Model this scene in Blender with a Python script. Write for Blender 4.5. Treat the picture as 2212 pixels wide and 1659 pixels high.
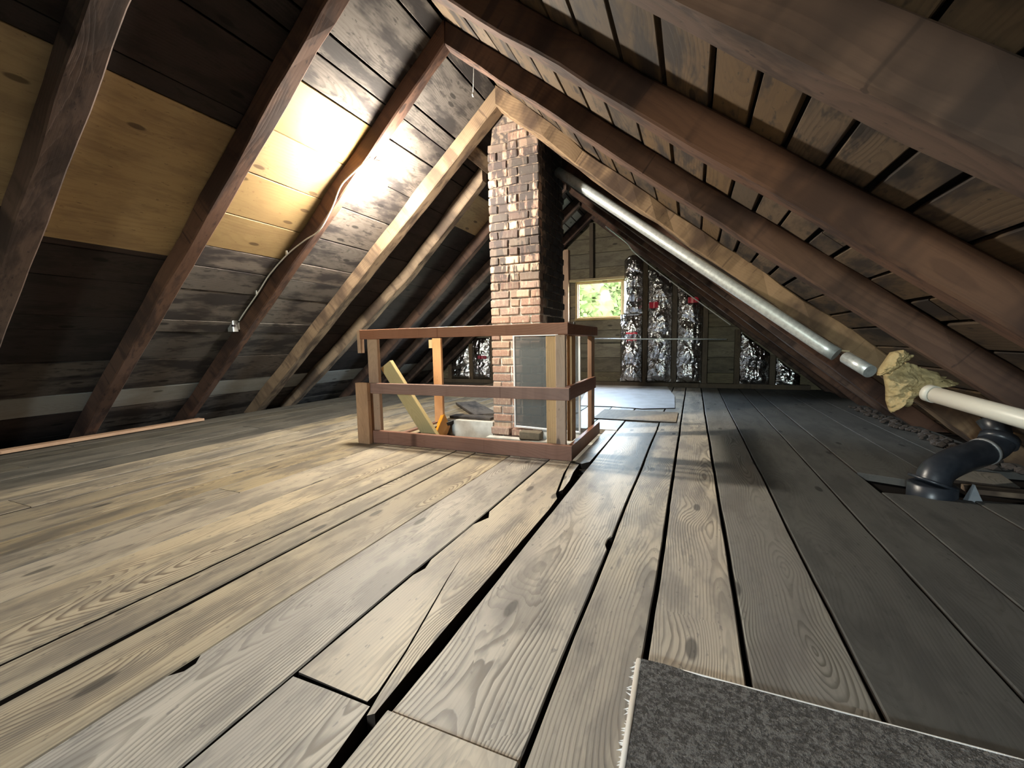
import bpy, bmesh, math, random
from mathutils import Vector, Matrix, noise

# ------------------------------------------------------------------ clear
for o in list(bpy.data.objects):
    bpy.data.objects.remove(o)
scene = bpy.context.scene
COL = scene.collection
random.seed(11)
S = 0.78            # everything is written in units of 0.78 m and brought to metres at the very end

# ------------------------------------------------------------------ camera
cam_d = bpy.data.cameras.new('camera')
cam = bpy.data.objects.new('camera', cam_d); COL.objects.link(cam)
cam_d.sensor_width = 36.0
cam_d.lens = 36.0 * 917.3 / 2212
cam_d.clip_start = 0.02
RT = Vector((0.9199, 0.3916, -0.01852)).normalized()
FW = Vector((-0.39022, 0.91560, -0.09693)).normalized()
UP = RT.cross(FW).normalized(); RT = FW.cross(UP).normalized()
M = Matrix((RT, UP, -FW)).transposed().to_4x4()
M.translation = Vector((0, 0, 0.9))
cam.matrix_world = M
scene.camera = cam

# ------------------------------------------------------------------ light and exposure
scene.view_settings.view_transform = 'Standard'
scene.view_settings.look = 'None'
scene.view_settings.gamma = 1.0
scene.view_settings.use_curve_mapping = False
scene.view_settings.exposure = 0.5
world = bpy.data.worlds.new('world'); scene.world = world
world.use_nodes = True
wn = world.node_tree.nodes; wl = world.node_tree.links
for n in list(wn): wn.remove(n)
sky = wn.new('ShaderNodeTexSky'); sky.sky_type = 'NISHITA'
sky.sun_disc = False; sky.sun_elevation = math.radians(48); sky.sun_rotation = math.radians(200)
bg = wn.new('ShaderNodeBackground'); bg.inputs['Strength'].default_value = 30.0
wo = wn.new('ShaderNodeOutputWorld')
hz = wn.new('ShaderNodeHueSaturation'); hz.inputs['Saturation'].default_value = 0.55      # hazy sky
wl.new(sky.outputs[0], hz.inputs['Color']); wl.new(hz.outputs[0], bg.inputs[0]); wl.new(bg.outputs[0], wo.inputs[0])
BULB_STRENGTH = 1450.0      # emission of the bare bulb near the ridge

def portal(name, loc, sx, sz, ydir):
    d = bpy.data.lights.new(name, 'AREA'); d.shape = 'RECTANGLE'; d.size = sx; d.size_y = sz
    d.cycles.is_portal = True
    o = bpy.data.objects.new(name, d); COL.objects.link(o)
    o.location = loc
    o.rotation_euler = (math.radians(90), 0, math.radians(180)) if ydir > 0 else (math.radians(90), 0, 0)
    return o

# ------------------------------------------------------------------ roof geometry
T = math.tan(math.radians(40)); XR, ZR = -1.87, 3.27
def under(x, off=0.0):                    # height of the rafters' underside (plus off) at x
    return ZR + off - abs(x - XR) * T

# ------------------------------------------------------------------ materials
def newmat(name):
    m = bpy.data.materials.new(name); m.use_nodes = True
    nt = m.node_tree
    for n in list(nt.nodes): nt.nodes.remove(n)
    out = nt.nodes.new('ShaderNodeOutputMaterial')
    b = nt.nodes.new('ShaderNodeBsdfPrincipled')
    nt.links.new(b.outputs[0], out.inputs[0])
    return m, nt, b
class NB:
    """tiny helper for wiring nodes"""
    def __init__(s, nt): s.nt = nt
    def n(s, t, **k):
        x = s.nt.nodes.new(t)
        for a, v in k.items(): setattr(x, a, v)
        return x
    def put(s, sock, v):
        if hasattr(v, 'is_output') or isinstance(v, bpy.types.NodeSocket): s.nt.links.new(v, sock)
        else: sock.default_value = v
    def m(s, op, a, b=0.0, c=None):
        x = s.n('ShaderNodeMath', operation=op)
        s.put(x.inputs[0], a); s.put(x.inputs[1], b)
        if c is not None: s.put(x.inputs[2], c)
        return x.outputs[0]
    def comb(s, x, y, z):
        c = s.n('ShaderNodeCombineXYZ')
        s.put(c.inputs[0], x); s.put(c.inputs[1], y); s.put(c.inputs[2], z)
        return c.outputs[0]
    def noise(s, vec, scale, detail=2.0, rough=0.5):
        x = s.n('ShaderNodeTexNoise'); s.put(x.inputs['Vector'], vec)
        x.inputs['Scale'].default_value = scale; x.inputs['Detail'].default_value = detail
        x.inputs['Roughness'].default_value = rough
        return x.outputs['Fac']
    def step(s, v, lo, hi, a=0.0, b=1.0):
        x = s.n('ShaderNodeMapRange', interpolation_type='SMOOTHSTEP')
        s.put(x.inputs[0], v); x.inputs[1].default_value = lo; x.inputs[2].default_value = hi
        x.inputs[3].default_value = a; x.inputs[4].default_value = b
        return x.outputs[0]
    def mix(s, f, a, b, bt='MIX'):
        x = s.n('ShaderNodeMix', data_type='RGBA', blend_type=bt)
        s.put(x.inputs[0], f)
        for i, v in ((6, a), (7, b)):
            if isinstance(v, tuple): v = (*v[:3], 1)
            s.put(x.inputs[i], v)
        return x.outputs[2]
    def bump(s, h, strength=0.3, dist=0.002):
        x = s.n('ShaderNodeBump'); x.inputs['Strength'].default_value = strength
        x.inputs['Distance'].default_value = dist; s.put(x.inputs['Height'], h)
        return x.outputs[0]

def wood(name, light, dark, stain, stain_amt=0.4, ring=1.0, knots=1.0, rough=0.75, vary=0.25,
         period=0.010, stain_scale=3.0, alt=None, alt_amt=0.5, spec=0.3, patch=None, grainc=0.55):
    """planks: local x runs along the grain, z is up out of the face"""
    m, nt, b = newmat(name); N = NB(nt)
    tc = N.n('ShaderNodeTexCoord').outputs['Object']
    rnd = N.n('ShaderNodeObjectInfo').outputs['Random']
    sp = N.n('ShaderNodeSeparateXYZ'); N.put(sp.inputs[0], tc)
    u = N.m('ADD', sp.outputs[0], N.m('MULTIPLY', rnd, 53.0))
    r2 = N.m('FRACT', N.m('MULTIPLY', rnd, 17.31)); r3 = N.m('FRACT', N.m('MULTIPLY', rnd, 91.7))
    v = N.m('ADD', sp.outputs[1], N.m('MULTIPLY', N.m('SUBTRACT', r2, 0.5), 0.16))
    w = sp.outputs[2]
    # knots
    kv = N.n('ShaderNodeTexVoronoi', voronoi_dimensions='2D'); kv.inputs['Scale'].default_value = 1.0
    N.put(kv.inputs['Vector'], N.comb(N.m('MULTIPLY', u, 2.1), N.m('ADD', N.m('MULTIPLY', v, 6.0), N.m('MULTIPLY', r3, 9.0)), 0.0))
    kd = kv.outputs['Distance']
    ks = N.n('ShaderNodeSeparateColor'); N.put(ks.inputs[0], kv.outputs['Color'])
    kon = N.step(ks.outputs[0], 0.62 if knots else 2.0, 0.64 if knots else 2.1)
    kcore = N.m('MULTIPLY', N.step(kd, 0.16, 0.07, 0.0, 1.0), kon) if knots else 0.0
    kcore = N.m('MULTIPLY', N.m('SUBTRACT', 1.0, N.step(kd, 0.06, 0.10)), kon)
    kfar = N.m('MULTIPLY', N.m('SUBTRACT', 1.0, N.step(kd, 0.0, 0.5)), kon)
    # annual rings cut by the face
    n1 = N.noise(N.comb(N.m('MULTIPLY', u, 0.9), r2, 0.0), 1.0, 1.0)
    n2 = N.noise(N.comb(N.m('MULTIPLY', u, 1.4), 3.7, r3), 1.0, 1.0)
    n3 = N.noise(N.comb(N.m('MULTIPLY', u, 6.0), N.m('MULTIPLY', v, 30.0), w), 1.0, 2.0)
    zz = N.m('ADD', N.m('MULTIPLY', N.m('SUBTRACT', n1, 0.5), 0.42), N.m('ADD', w, N.m('MULTIPLY', N.m('SUBTRACT', r3, 0.4), 0.10)))
    vv = N.m('ADD', v, N.m('MULTIPLY', N.m('SUBTRACT', n2, 0.5), 0.10))
    rad = N.m('SQRT', N.m('ADD', N.m('MULTIPLY', vv, vv), N.m('MULTIPLY', zz, zz)))
    rad = N.m('ADD', rad, N.m('MULTIPLY', n3, 0.010))
    rad = N.m('ADD', rad, N.m('MULTIPLY', kfar, 0.035))
    ph = N.m('FRACT', N.m('DIVIDE', rad, period))
    late = N.m('MULTIPLY', N.step(ph, 0.35, 0.85), N.m('SUBTRACT', 1.0, N.step(ph, 0.9, 1.0)))
    gm = N.step(N.noise(N.comb(N.m('MULTIPLY', u, 1.3), N.m('MULTIPLY', v, 5.0), r2), 1.0, 1.0), 0.35, 0.65, 0.25, 1.0)
    late = N.m('MULTIPLY', late, N.m('MULTIPLY', gm, grainc * ring))
    fib = N.noise(N.comb(N.m('MULTIPLY', u, 5.0), N.m('MULTIPLY', v, 260.0), N.m('MULTIPLY', w, 200.0)), 1.0, 2.0)
    c = N.mix(late, light, dark)
    c = N.mix(N.m('MULTIPLY', N.step(fib, 0.45, 0.75), 0.22), c, dark)
    if alt:
        an = N.noise(N.comb(N.m('MULTIPLY', u, 1.1), N.m('MULTIPLY', v, 4.0), 5.0), 1.0, 3.0)
        c = N.mix(N.m('MULTIPLY', N.step(an, 0.42, 0.62), alt_amt), c, alt)
    sn = N.noise(N.comb(N.m('MULTIPLY', u, stain_scale), N.m('MULTIPLY', v, stain_scale * 3.2), N.m('ADD', w, r2)), 1.0, 4.0, 0.6)
    c = N.mix(N.m('MULTIPLY', N.step(sn, 0.44, 0.62), stain_amt), c, stain)
    sn2 = N.noise(N.comb(N.m('MULTIPLY', u, 7.0), N.m('MULTIPLY', v, 22.0), N.m('ADD', w, r3)), 1.0, 3.0, 0.65)
    c = N.mix(N.m('MULTIPLY', N.step(sn2, 0.56, 0.68), stain_amt * 0.8), c, stain)
    if patch:
        c = N.mix(N.step(N.noise(tc, patch[1], 3.0), patch[2], patch[2] + 0.06), c, patch[0])
    sp3 = N.noise(N.comb(N.m('MULTIPLY', u, 28.0), N.m('MULTIPLY', v, 60.0), r2), 1.0, 2.0, 0.6)
    c = N.mix(N.m('MULTIPLY', N.step(sp3, 0.66, 0.72), 0.6), c, stain)
    c = N.mix(N.m('MULTIPLY', kcore, 0.75), c, tuple(x * 0.35 for x in stain))
    # board to board variation
    val = N.m('ADD', 1.0 - vary, N.m('MULTIPLY', N.m('FRACT', N.m('MULTIPLY', rnd, 7.77)), 2 * vary))
    hs = N.n('ShaderNodeHueSaturation'); N.put(hs.inputs['Value'], val)
    N.put(hs.inputs['Saturation'], N.m('ADD', 0.8, N.m('MULTIPLY', r3, 0.4)))
    N.put(hs.inputs['Color'], c)
    N.put(b.inputs['Base Color'], hs.outputs[0])
    b.inputs['Roughness'].default_value = rough
    b.inputs['Specular IOR Level'].default_value = spec
    hgt = N.m('ADD', N.m('MULTIPLY', late, -1.0), N.m('ADD', N.m('MULTIPLY', fib, 0.4), N.m('MULTIPLY', sn2, 0.8)))
    N.put(b.inputs['Normal'], N.bump(hgt, 0.24, 0.0018))
    return m

def plain(name, col, rough=0.6, metal=0.0, nscale=0, namt=0.0, ncol=(0, 0, 0), bumpd=0.0, spec=0.5, emis=None):
    m, nt, b = newmat(name); N = NB(nt)
    b.inputs['Base Color'].default_value = (*col, 1); b.inputs['Roughness'].default_value = rough
    b.inputs['Metallic'].default_value = metal; b.inputs['Specular IOR Level'].default_value = spec
    if nscale:
        tc = N.n('ShaderNodeTexCoord').outputs['Object']
        f = N.noise(tc, nscale, 4.0, 0.6)
        N.put(b.inputs['Base Color'], N.mix(N.m('MULTIPLY', N.step(f, 0.4, 0.65), namt), col, ncol))
        if bumpd: N.put(b.inputs['Normal'], N.bump(f, 0.6, bumpd))
    if emis:
        b.inputs['Emission Color'].default_value = (*emis[0], 1); b.inputs['Emission Strength'].default_value = emis[1]
    return m

FLOOR_L = wood('dimmed_yellow_brown_floorboard_wood', (0.34, 0.28, 0.185), (0.11, 0.082, 0.055), (0.09, 0.08, 0.07), 0.7, vary=0.12, alt=(0.22, 0.19, 0.14), alt_amt=0.7, grainc=0.8, period=0.0085, rough=0.6, spec=0.4)  # floorboard copies: the light's falloff is put into the colour, brightest mid-floor
FLOOR_T = wood('half_lit_tan_floorboard_wood', (0.47, 0.40, 0.29), (0.14, 0.105, 0.075), (0.13, 0.115, 0.10), 0.6, vary=0.10, alt=(0.33, 0.285, 0.22), alt_amt=0.7, grainc=0.95, period=0.0085, rough=0.55, spec=0.45)
FLOOR_E = wood('shaded_brown_floorboard_wood', (0.125, 0.108, 0.08), (0.06, 0.05, 0.037), (0.04, 0.036, 0.03), 0.6, vary=0.12, alt=(0.10, 0.09, 0.07), alt_amt=0.7, grainc=0.6, period=0.0085, rough=0.75)
FLOOR = wood('lit_floorboard_wood', (0.60, 0.535, 0.43), (0.16, 0.13, 0.10), (0.17, 0.155, 0.145), 0.55, vary=0.13,
             alt=(0.38, 0.345, 0.30), alt_amt=0.7, grainc=1.0, period=0.0085, rough=0.55, spec=0.5)  # lit copy for the pool of light mid-floor
FLOOR_M = wood('dimmed_grey_brown_floorboard_wood', (0.23, 0.217, 0.188), (0.095, 0.086, 0.07), (0.12, 0.11, 0.10), 0.5, vary=0.1,
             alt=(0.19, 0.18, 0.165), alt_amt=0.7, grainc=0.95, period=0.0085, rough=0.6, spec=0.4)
FLOOR_G = wood('shaded_grey_floorboard_wood', (0.085, 0.084, 0.079), (0.05, 0.048, 0.045), (0.036, 0.036, 0.035), 0.45, vary=0.08,
             alt=(0.07, 0.069, 0.065), alt_amt=0.6, grainc=0.5, period=0.009, rough=0.75, spec=0.3)  # shaded copy for the dim right side
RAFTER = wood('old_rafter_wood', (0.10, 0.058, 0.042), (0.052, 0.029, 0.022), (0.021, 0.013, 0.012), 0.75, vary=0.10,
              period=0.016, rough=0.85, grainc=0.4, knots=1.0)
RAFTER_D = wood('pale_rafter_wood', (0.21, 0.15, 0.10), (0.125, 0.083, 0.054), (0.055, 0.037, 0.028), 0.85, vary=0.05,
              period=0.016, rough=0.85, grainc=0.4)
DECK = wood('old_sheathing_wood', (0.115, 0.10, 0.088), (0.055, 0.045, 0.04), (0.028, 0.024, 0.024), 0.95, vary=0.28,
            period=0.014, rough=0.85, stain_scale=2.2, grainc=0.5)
DECK_DARK = wood('shadow_dark_sheathing_wood', (0.032, 0.023, 0.021), (0.018, 0.013, 0.012), (0.012, 0.010, 0.009), 0.6, vary=0.3,
                 period=0.014, rough=0.9)  # dark wood, deepened in colour for bays in the rafters' shadow
DECK_R = wood('brown_sheathing_wood', (0.092, 0.062, 0.036), (0.052, 0.034, 0.022), (0.022, 0.017, 0.015), 0.95, vary=0.3,
              period=0.014, rough=0.85, stain_scale=2.4)
GREY_BD = wood('grey_sheathing_wood', (0.28, 0.28, 0.265), (0.25, 0.24, 0.22), (0.2, 0.19, 0.17), 0.4, vary=0.1)
PINE = wood('new_pine_wood', (0.24, 0.165, 0.078), (0.18, 0.115, 0.055), (0.15, 0.085, 0.045), 0.2, vary=0.09,
            period=0.02, rough=0.6, grainc=0.3)
PLY = wood('plywood', (0.40, 0.275, 0.13), (0.29, 0.18, 0.085), (0.18, 0.11, 0.06), 0.4, vary=0.12, period=0.03, rough=0.7, grainc=0.4)
RAIL = wood('red_brown_stained_wood', (0.25, 0.128, 0.088), (0.18, 0.085, 0.058), (0.12, 0.05, 0.03), 0.25, vary=0.08,
            period=0.014, rough=0.5, knots=1.0, grainc=0.4)
POST = wood('tan_stained_wood', (0.43, 0.27, 0.17), (0.30, 0.175, 0.105), (0.2, 0.11, 0.07), 0.25, vary=0.12, period=0.014, rough=0.6, grainc=0.4)
POST_Y = wood('yellow_tan_stained_wood', (0.55, 0.37, 0.20), (0.40, 0.25, 0.13), (0.24, 0.14, 0.08), 0.25, vary=0.06, period=0.014, rough=0.6, grainc=0.4)
ORANGE = wood('orange_stained_wood', (0.55, 0.25, 0.07), (0.42, 0.17, 0.045), (0.3, 0.12, 0.04), 0.2, vary=0.05, period=0.014, rough=0.5, grainc=0.4)
BRACE = wood('pale_lumber', (0.46, 0.37, 0.21), (0.35, 0.27, 0.14), (0.28, 0.19, 0.1), 0.2, vary=0.05, period=0.014, grainc=0.3)
GABLE = wood('gable_board_wood', (0.15, 0.13, 0.09), (0.09, 0.075, 0.05), (0.06, 0.05, 0.04), 0.5, vary=0.15, period=0.014, rough=0.85)
STUD = wood('gable_stud_wood', (0.10, 0.075, 0.05), (0.06, 0.045, 0.03), (0.04, 0.03, 0.025), 0.5, vary=0.2, period=0.014, rough=0.85)
WINWOOD = wood('window_wood', (0.36, 0.27, 0.13), (0.24, 0.17, 0.08), (0.16, 0.11, 0.06), 0.4, vary=0.05, period=0.014)
VOID = plain('dark_void', (0.012, 0.010, 0.009), 0.95, spec=0.1)
EDGE = plain('shaded_board_edge', (0.035, 0.027, 0.022), 0.95, spec=0.1)  # shade inside the gaps put into the dirty edge colour
PLASTER = plain('old_white_plaster', (0.62, 0.62, 0.58), 0.9, nscale=9, namt=0.5, ncol=(0.36, 0.35, 0.31), bumpd=0.004)
MORTAR = None
GALV = plain('galvanised_steel', (0.62, 0.66, 0.66), 0.38, metal=0.55, nscale=40, namt=0.5, ncol=(0.36, 0.39, 0.40))
ALU = plain('white_aluminium', (0.80, 0.80, 0.80), 0.35, metal=0.3)
PVC = plain('white_plastic', (0.60, 0.585, 0.52), 0.4, nscale=25, namt=0.15, ncol=(0.6, 0.57, 0.5))
ABS = plain('black_plastic', (0.022, 0.026, 0.034), 0.35, nscale=20, namt=0.4, ncol=(0.05, 0.055, 0.065))
WIRE = plain('grey_cable', (0.60, 0.60, 0.58), 0.4)
DARKWIRE = plain('dark_cable', (0.05, 0.05, 0.05), 0.5)
STEEL = plain('steel_box', (0.65, 0.66, 0.66), 0.35, metal=0.7)
CERAMIC = plain('white_porcelain', (0.75, 0.75, 0.72), 0.3)
REDTAPE = plain('red_print', (0.55, 0.03, 0.06), 0.35)
BLACKP = plain('black_print', (0.02, 0.015, 0.02), 0.4)
WOOL = plain('mineral_wool', (0.36, 0.29, 0.16), 0.95, nscale=22, namt=0.6, ncol=(0.33, 0.25, 0.12), bumpd=0.02, spec=0.05)
RUBBLE = plain('dusty_rubble', (0.06, 0.048, 0.042), 0.95, nscale=30, namt=0.5, ncol=(0.02, 0.017, 0.016), bumpd=0.01)

def foil_mat():
    m, nt, b = newmat('aluminium_foil'); N = NB(nt)
    tc = N.n('ShaderNodeTexCoord').outputs['Object']
    f = N.noise(tc, 9, 3.0, 0.55); g = N.noise(tc, 30, 3.0, 0.6)
    b.inputs['Base Color'].default_value = (0.72, 0.72, 0.74, 1)
    b.inputs['Metallic'].default_value = 1.0; b.inputs['Roughness'].default_value = 0.14
    N.put(b.inputs['Normal'], N.bump(N.m('ADD', f, N.m('MULTIPLY', g, 0.3)), 1.0, 0.03))
    return m
FOIL = foil_mat()

def brick_mat(name, shaded):
    m, nt, b = newmat(name); N = NB(nt)
    rnd = N.n('ShaderNodeObjectInfo').outputs['Random']
    pos = N.n('ShaderNodeNewGeometry').outputs['Position']
    sp = N.n('ShaderNodeSeparateXYZ'); N.put(sp.inputs[0], pos)
    r = N.n('ShaderNodeValToRGB'); N.put(r.inputs[0], rnd)
    e = r.color_ramp.elements
    cols = [(0.0, (0.46, 0.27, 0.20)), (0.25, (0.56, 0.39, 0.29)), (0.45, (0.38, 0.23, 0.18)), (0.62, (0.60, 0.45, 0.33)),
            (0.8, (0.40, 0.28, 0.23)), (1.0, (0.58, 0.48, 0.36))]
    e[0].position = 0; e[0].color = (*cols[0][1], 1); e[1].position = 1; e[1].color = (*cols[-1][1], 1)
    for p, c in cols[1:-1]:
        q = e.new(p); q.color = (*c, 1)
    r.color_ramp.interpolation = 'CONSTANT' if not shaded else 'LINEAR'
    c = r.outputs[0]
    fine = N.noise(pos, 60, 3.0, 0.6)
    c = N.mix(N.m('MULTIPLY', N.step(fine, 0.4, 0.7), 0.4), c, (0.62, 0.48, 0.34))
    # soot and tar, running down: strongest over the middle of the stack
    vs = N.comb(N.m('MULTIPLY', sp.outputs[0], 9.0), N.m('MULTIPLY', sp.outputs[1], 9.0), N.m('MULTIPLY', sp.outputs[2], 2.2))
    s1 = N.noise(vs, 1.0, 4.0, 0.6)
    hz = N.m('MULTIPLY', N.step(sp.outputs[2], 0.85, 1.35), N.m('SUBTRACT', 1.0, N.step(sp.outputs[2], 2.15, 2.7)))
    s2 = N.noise(N.comb(N.m('MULTIPLY', sp.outputs[0], 45.0), N.m('MULTIPLY', sp.outputs[1], 45.0), N.m('MULTIPLY', sp.outputs[2], 7.0)), 1.0, 3.0)
    soot = N.m('MULTIPLY', N.step(N.m('ADD', s1, N.m('MULTIPLY', s2, 0.35)), 0.61, 0.69), hz)
    per = N.m('MULTIPLY', N.step(N.m('FRACT', N.m('MULTIPLY', rnd, 13.7)), 0.66, 0.70), N.m('MULTIPLY', hz, 0.85))
    # white salts
    s3 = N.noise(N.comb(N.m('MULTIPLY', sp.outputs[0], 55.0), N.m('MULTIPLY', sp.outputs[1], 55.0), N.m('MULTIPLY', sp.outputs[2], 10.0)), 1.0, 3.0, 0.6)
    c = N.mix(N.m('MULTIPLY', N.step(s3, 0.55, 0.64), 0.65), c, (0.74, 0.64, 0.48))
    c = N.mix(N.m('MULTIPLY', N.m('MAXIMUM', soot, per), 0.93), c, (0.045, 0.04, 0.042))
    if shaded:
        c = N.mix(0.93, c, (0.018, 0.016, 0.016))  # unlit side face: near-black shade mixed into the brick colour
    c = N.mix(1.0, c, (0.70, 0.68, 0.67), 'MULTIPLY')
    N.put(b.inputs['Base Color'], c)
    b.inputs['Roughness'].default_value = 0.85
    N.put(b.inputs['Normal'], N.bump(fine, 0.6, 0.004))
    return m
BRICK = brick_mat('old_brick', False); BRICK_S = brick_mat('shaded_brick', True)
def mortar_mat():
    m, nt, b = newmat('mortar'); N = NB(nt)
    pos = N.n('ShaderNodeNewGeometry').outputs['Position']
    sp = N.n('ShaderNodeSeparateXYZ'); N.put(sp.inputs[0], pos)
    f = N.noise(pos, 25, 4.0)
    low = N.mix(N.step(f, 0.4, 0.6), (0.80, 0.74, 0.66), (0.62, 0.54, 0.46))
    high = N.mix(N.step(f, 0.45, 0.6), (0.07, 0.055, 0.05), (0.20, 0.15, 0.11))
    c = N.mix(N.step(N.m('ADD', sp.outputs[2], N.m('MULTIPLY', f, 0.4)), 1.0, 1.35), low, high)
    N.put(b.inputs['Base Color'], c); b.inputs['Roughness'].default_value = 0.95
    N.put(b.inputs['Normal'], N.bump(f, 0.5, 0.006))
    return m
MORTAR = mortar_mat()

def glass_mat(name, tint=(.97, 1, .96)):
    m = bpy.data.materials.new(name); m.use_nodes = True; nt = m.node_tree
    for n in list(nt.nodes): nt.nodes.remove(n)
    out = nt.nodes.new('ShaderNodeOutputMaterial')
    tr = nt.nodes.new('ShaderNodeBsdfTransparent'); tr.inputs[0].default_value = (*tint, 1)
    gl = nt.nodes.new('ShaderNodeBsdfGlossy'); gl.inputs['Roughness'].default_value = 0.05
    a = nt.nodes.new('ShaderNodeMixShader'); a.inputs[0].default_value = 0.02
    nt.links.new(tr.outputs[0], a.inputs[1]); nt.links.new(gl.outputs[0], a.inputs[2])
    nt.links.new(a.outputs[0], out.inputs[0])
    return m
GLASS = glass_mat('dusty_window_glass')
def screen_mat():
    m = bpy.data.materials.new('insect_mesh'); m.use_nodes = True; nt = m.node_tree
    for n in list(nt.nodes): nt.nodes.remove(n)
    out = nt.nodes.new('ShaderNodeOutputMaterial')
    tr = nt.nodes.new('ShaderNodeBsdfTransparent')
    df = nt.nodes.new('ShaderNodeBsdfDiffuse'); df.inputs[0].default_value = (0.13, 0.14, 0.14, 1)
    a = nt.nodes.new('ShaderNodeMixShader'); a.inputs[0].default_value = 0.62
    nt.links.new(tr.outputs[0], a.inputs[1]); nt.links.new(df.outputs[0], a.inputs[2]); nt.links.new(a.outputs[0], out.inputs[0])
    return m
MESHM = screen_mat()
def carpet_mat():
    m, nt, b = newmat('grey_carpet'); N = NB(nt)
    tc = N.n('ShaderNodeTexCoord').outputs['Object']
    f = N.noise(tc, 95, 4.0, 0.75); g = N.noise(tc, 170, 3.0, 0.7)
    c = N.mix(N.step(f, 0.42, 0.6), (0.08, 0.076, 0.072), (0.19, 0.183, 0.176))
    c = N.mix(N.step(g, 0.62, 0.7), c, (0.34, 0.33, 0.32))
    N.put(b.inputs['Base Color'], c); b.inputs['Roughness'].default_value = 1.0
    b.inputs['Specular IOR Level'].default_value = 0.1
    N.put(b.inputs['Normal'], N.bump(N.m('ADD', f, g), 0.9, 0.008))
    return m
CARPET = carpet_mat()

# ------------------------------------------------------------------ object helpers
def tag(o, label=None, cat=None, group=None, kind=None):
    if label: o['label'] = label
    if cat: o['category'] = cat
    if group: o['group'] = group
    if kind: o['kind'] = kind
    return o
def wloc(o):
    p = Vector(o.location)
    while o.parent: o = o.parent; p += Vector(o.location)
    return p
def link(name, me, parent, loc, rot=None):
    o = bpy.data.objects.new(name, me); COL.objects.link(o)
    loc = Vector(loc)
    if parent:
        o.parent = parent; loc = loc - wloc(parent)     # parents are never rotated
    if rot is not None:
        o.rotation_euler = rot.to_euler()
    o.location = loc
    return o
def empty(name, loc=(0, 0, 0)):
    o = bpy.data.objects.new(name, None); COL.objects.link(o); o.location = loc
    o.empty_display_size = 0.1
    return o
def frame(xd, zd):
    x = Vector(xd).normalized(); y = Vector(zd).cross(x).normalized(); z = x.cross(y)
    return Matrix((x, y, z)).transposed()
def mesh_from_world(name, V, F, mat, parent=None, origin=None, R=None, smooth=False, mats=None, fm=None):
    """V in world space; the object gets its own frame (R) at origin"""
    if origin is None:
        origin = sum((Vector(v) for v in V), Vector()) / len(V)
    origin = Vector(origin)
    R = R or Matrix.Identity(3); Ri = R.transposed()
    me = bpy.data.meshes.new(name)
    me.from_pydata([tuple(Ri @ (Vector(v) - origin)) for v in V], [], F)
    for m_ in (mats or [mat]): me.materials.append(m_)
    if fm:
        for i, k in enumerate(fm): me.polygons[i].material_index = k
    bm = bmesh.new(); bm.from_mesh(me); bmesh.ops.recalc_face_normals(bm, faces=bm.faces); bm.to_mesh(me); bm.free()
    if smooth:
        for p in me.polygons: p.use_smooth = True
    me.update()
    return link(name, me, parent, origin, R)
def box(name, a, b, mat, parent=None, ax=0, ch=0.004):
    """axis aligned bevelled box; ax = index of the grain direction"""
    a = Vector(a); b = Vector(b)
    d = Vector((0, 0, 0)); d[ax] = 1
    c = (a + b) / 2; s = b - a
    up = Vector((0, 0, 1)) if ax != 2 else Vector((0, -1, 0))
    p0 = c.copy(); p1 = c.copy(); p0[ax] = a[ax]; p1[ax] = b[ax]
    if ax == 0: w, h = s.y, s.z
    elif ax == 1: w, h = s.x, s.z
    else: w, h = s.x, s.y
    return beam(name, [p0, p1], w, h, up, mat, parent, ch=ch)
def beam(name, pts, w, h, up, mat, parent=None, ch=0.005, wob=0.0, n=None, cutx=None, cutz=None, seed=0, taper=None, smooth=False):
    """timber through pts; w across, h along up; ends may be cut plumb at x=cutx or level at z=cutz"""
    pts = [Vector(p) for p in pts]
    if n:
        L = [0]
        for i in range(1, len(pts)): L.append(L[-1] + (pts[i] - pts[i-1]).length)
        q = []
        for k in range(n + 1):
            t = L[-1] * k / n; i = 1
            while i < len(pts) - 1 and L[i] < t: i += 1
            f = (t - L[i-1]) / (L[i] - L[i-1]); q.append(pts[i-1].lerp(pts[i], f))
        pts = q
    d = (pts[-1] - pts[0]).normalized()
    R = frame(d, up); side = R.col[1]; upv = R.col[2]
    ch = min(ch, w * 0.3, h * 0.3)
    V = []; F = []
    W, H = w / 2, h / 2
    sec = [(-W, -H + ch), (-W + ch, -H), (W - ch, -H), (W, -H + ch), (W, H - ch), (W - ch, H), (-W + ch, H), (-W, H - ch)]
    last = len(pts) - 1
    for k, p in enumerate(pts):
        for j, (a, b_) in enumerate(sec):
            ja, jb = a, b_
            if wob:
                ja += wob * noise.noise(Vector((k * 0.45 + seed, (0 if a < 0 else 7.3), (0 if b_ < 0 else 3.1))))
                jb += wob * noise.noise(Vector((k * 0.45 + seed + 40, (0 if a < 0 else 5.3), (0 if b_ < 0 else 9.1))))
            v = p + side * ja + upv * jb
            if k == 0 and cutx is not None and abs(d.x) > .1: v = v + d * ((cutx - v.x) / d.x)
            if k == last and cutz is not None and abs(d.z) > .1: v = v + d * ((cutz - v.z) / d.z)
            V.append(v)
    m_ = len(sec)
    for k in range(last):
        for j in range(m_):
            F.append((k * m_ + j, k * m_ + (j + 1) % m_, (k + 1) * m_ + (j + 1) % m_, (k + 1) * m_ + j))
    F.append(tuple(reversed(range(m_)))); F.append(tuple(range(last * m_, last * m_ + m_)))
    return mesh_from_world(name, V, F, mat, parent, (pts[0] + pts[-1]) / 2, R, smooth)
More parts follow.
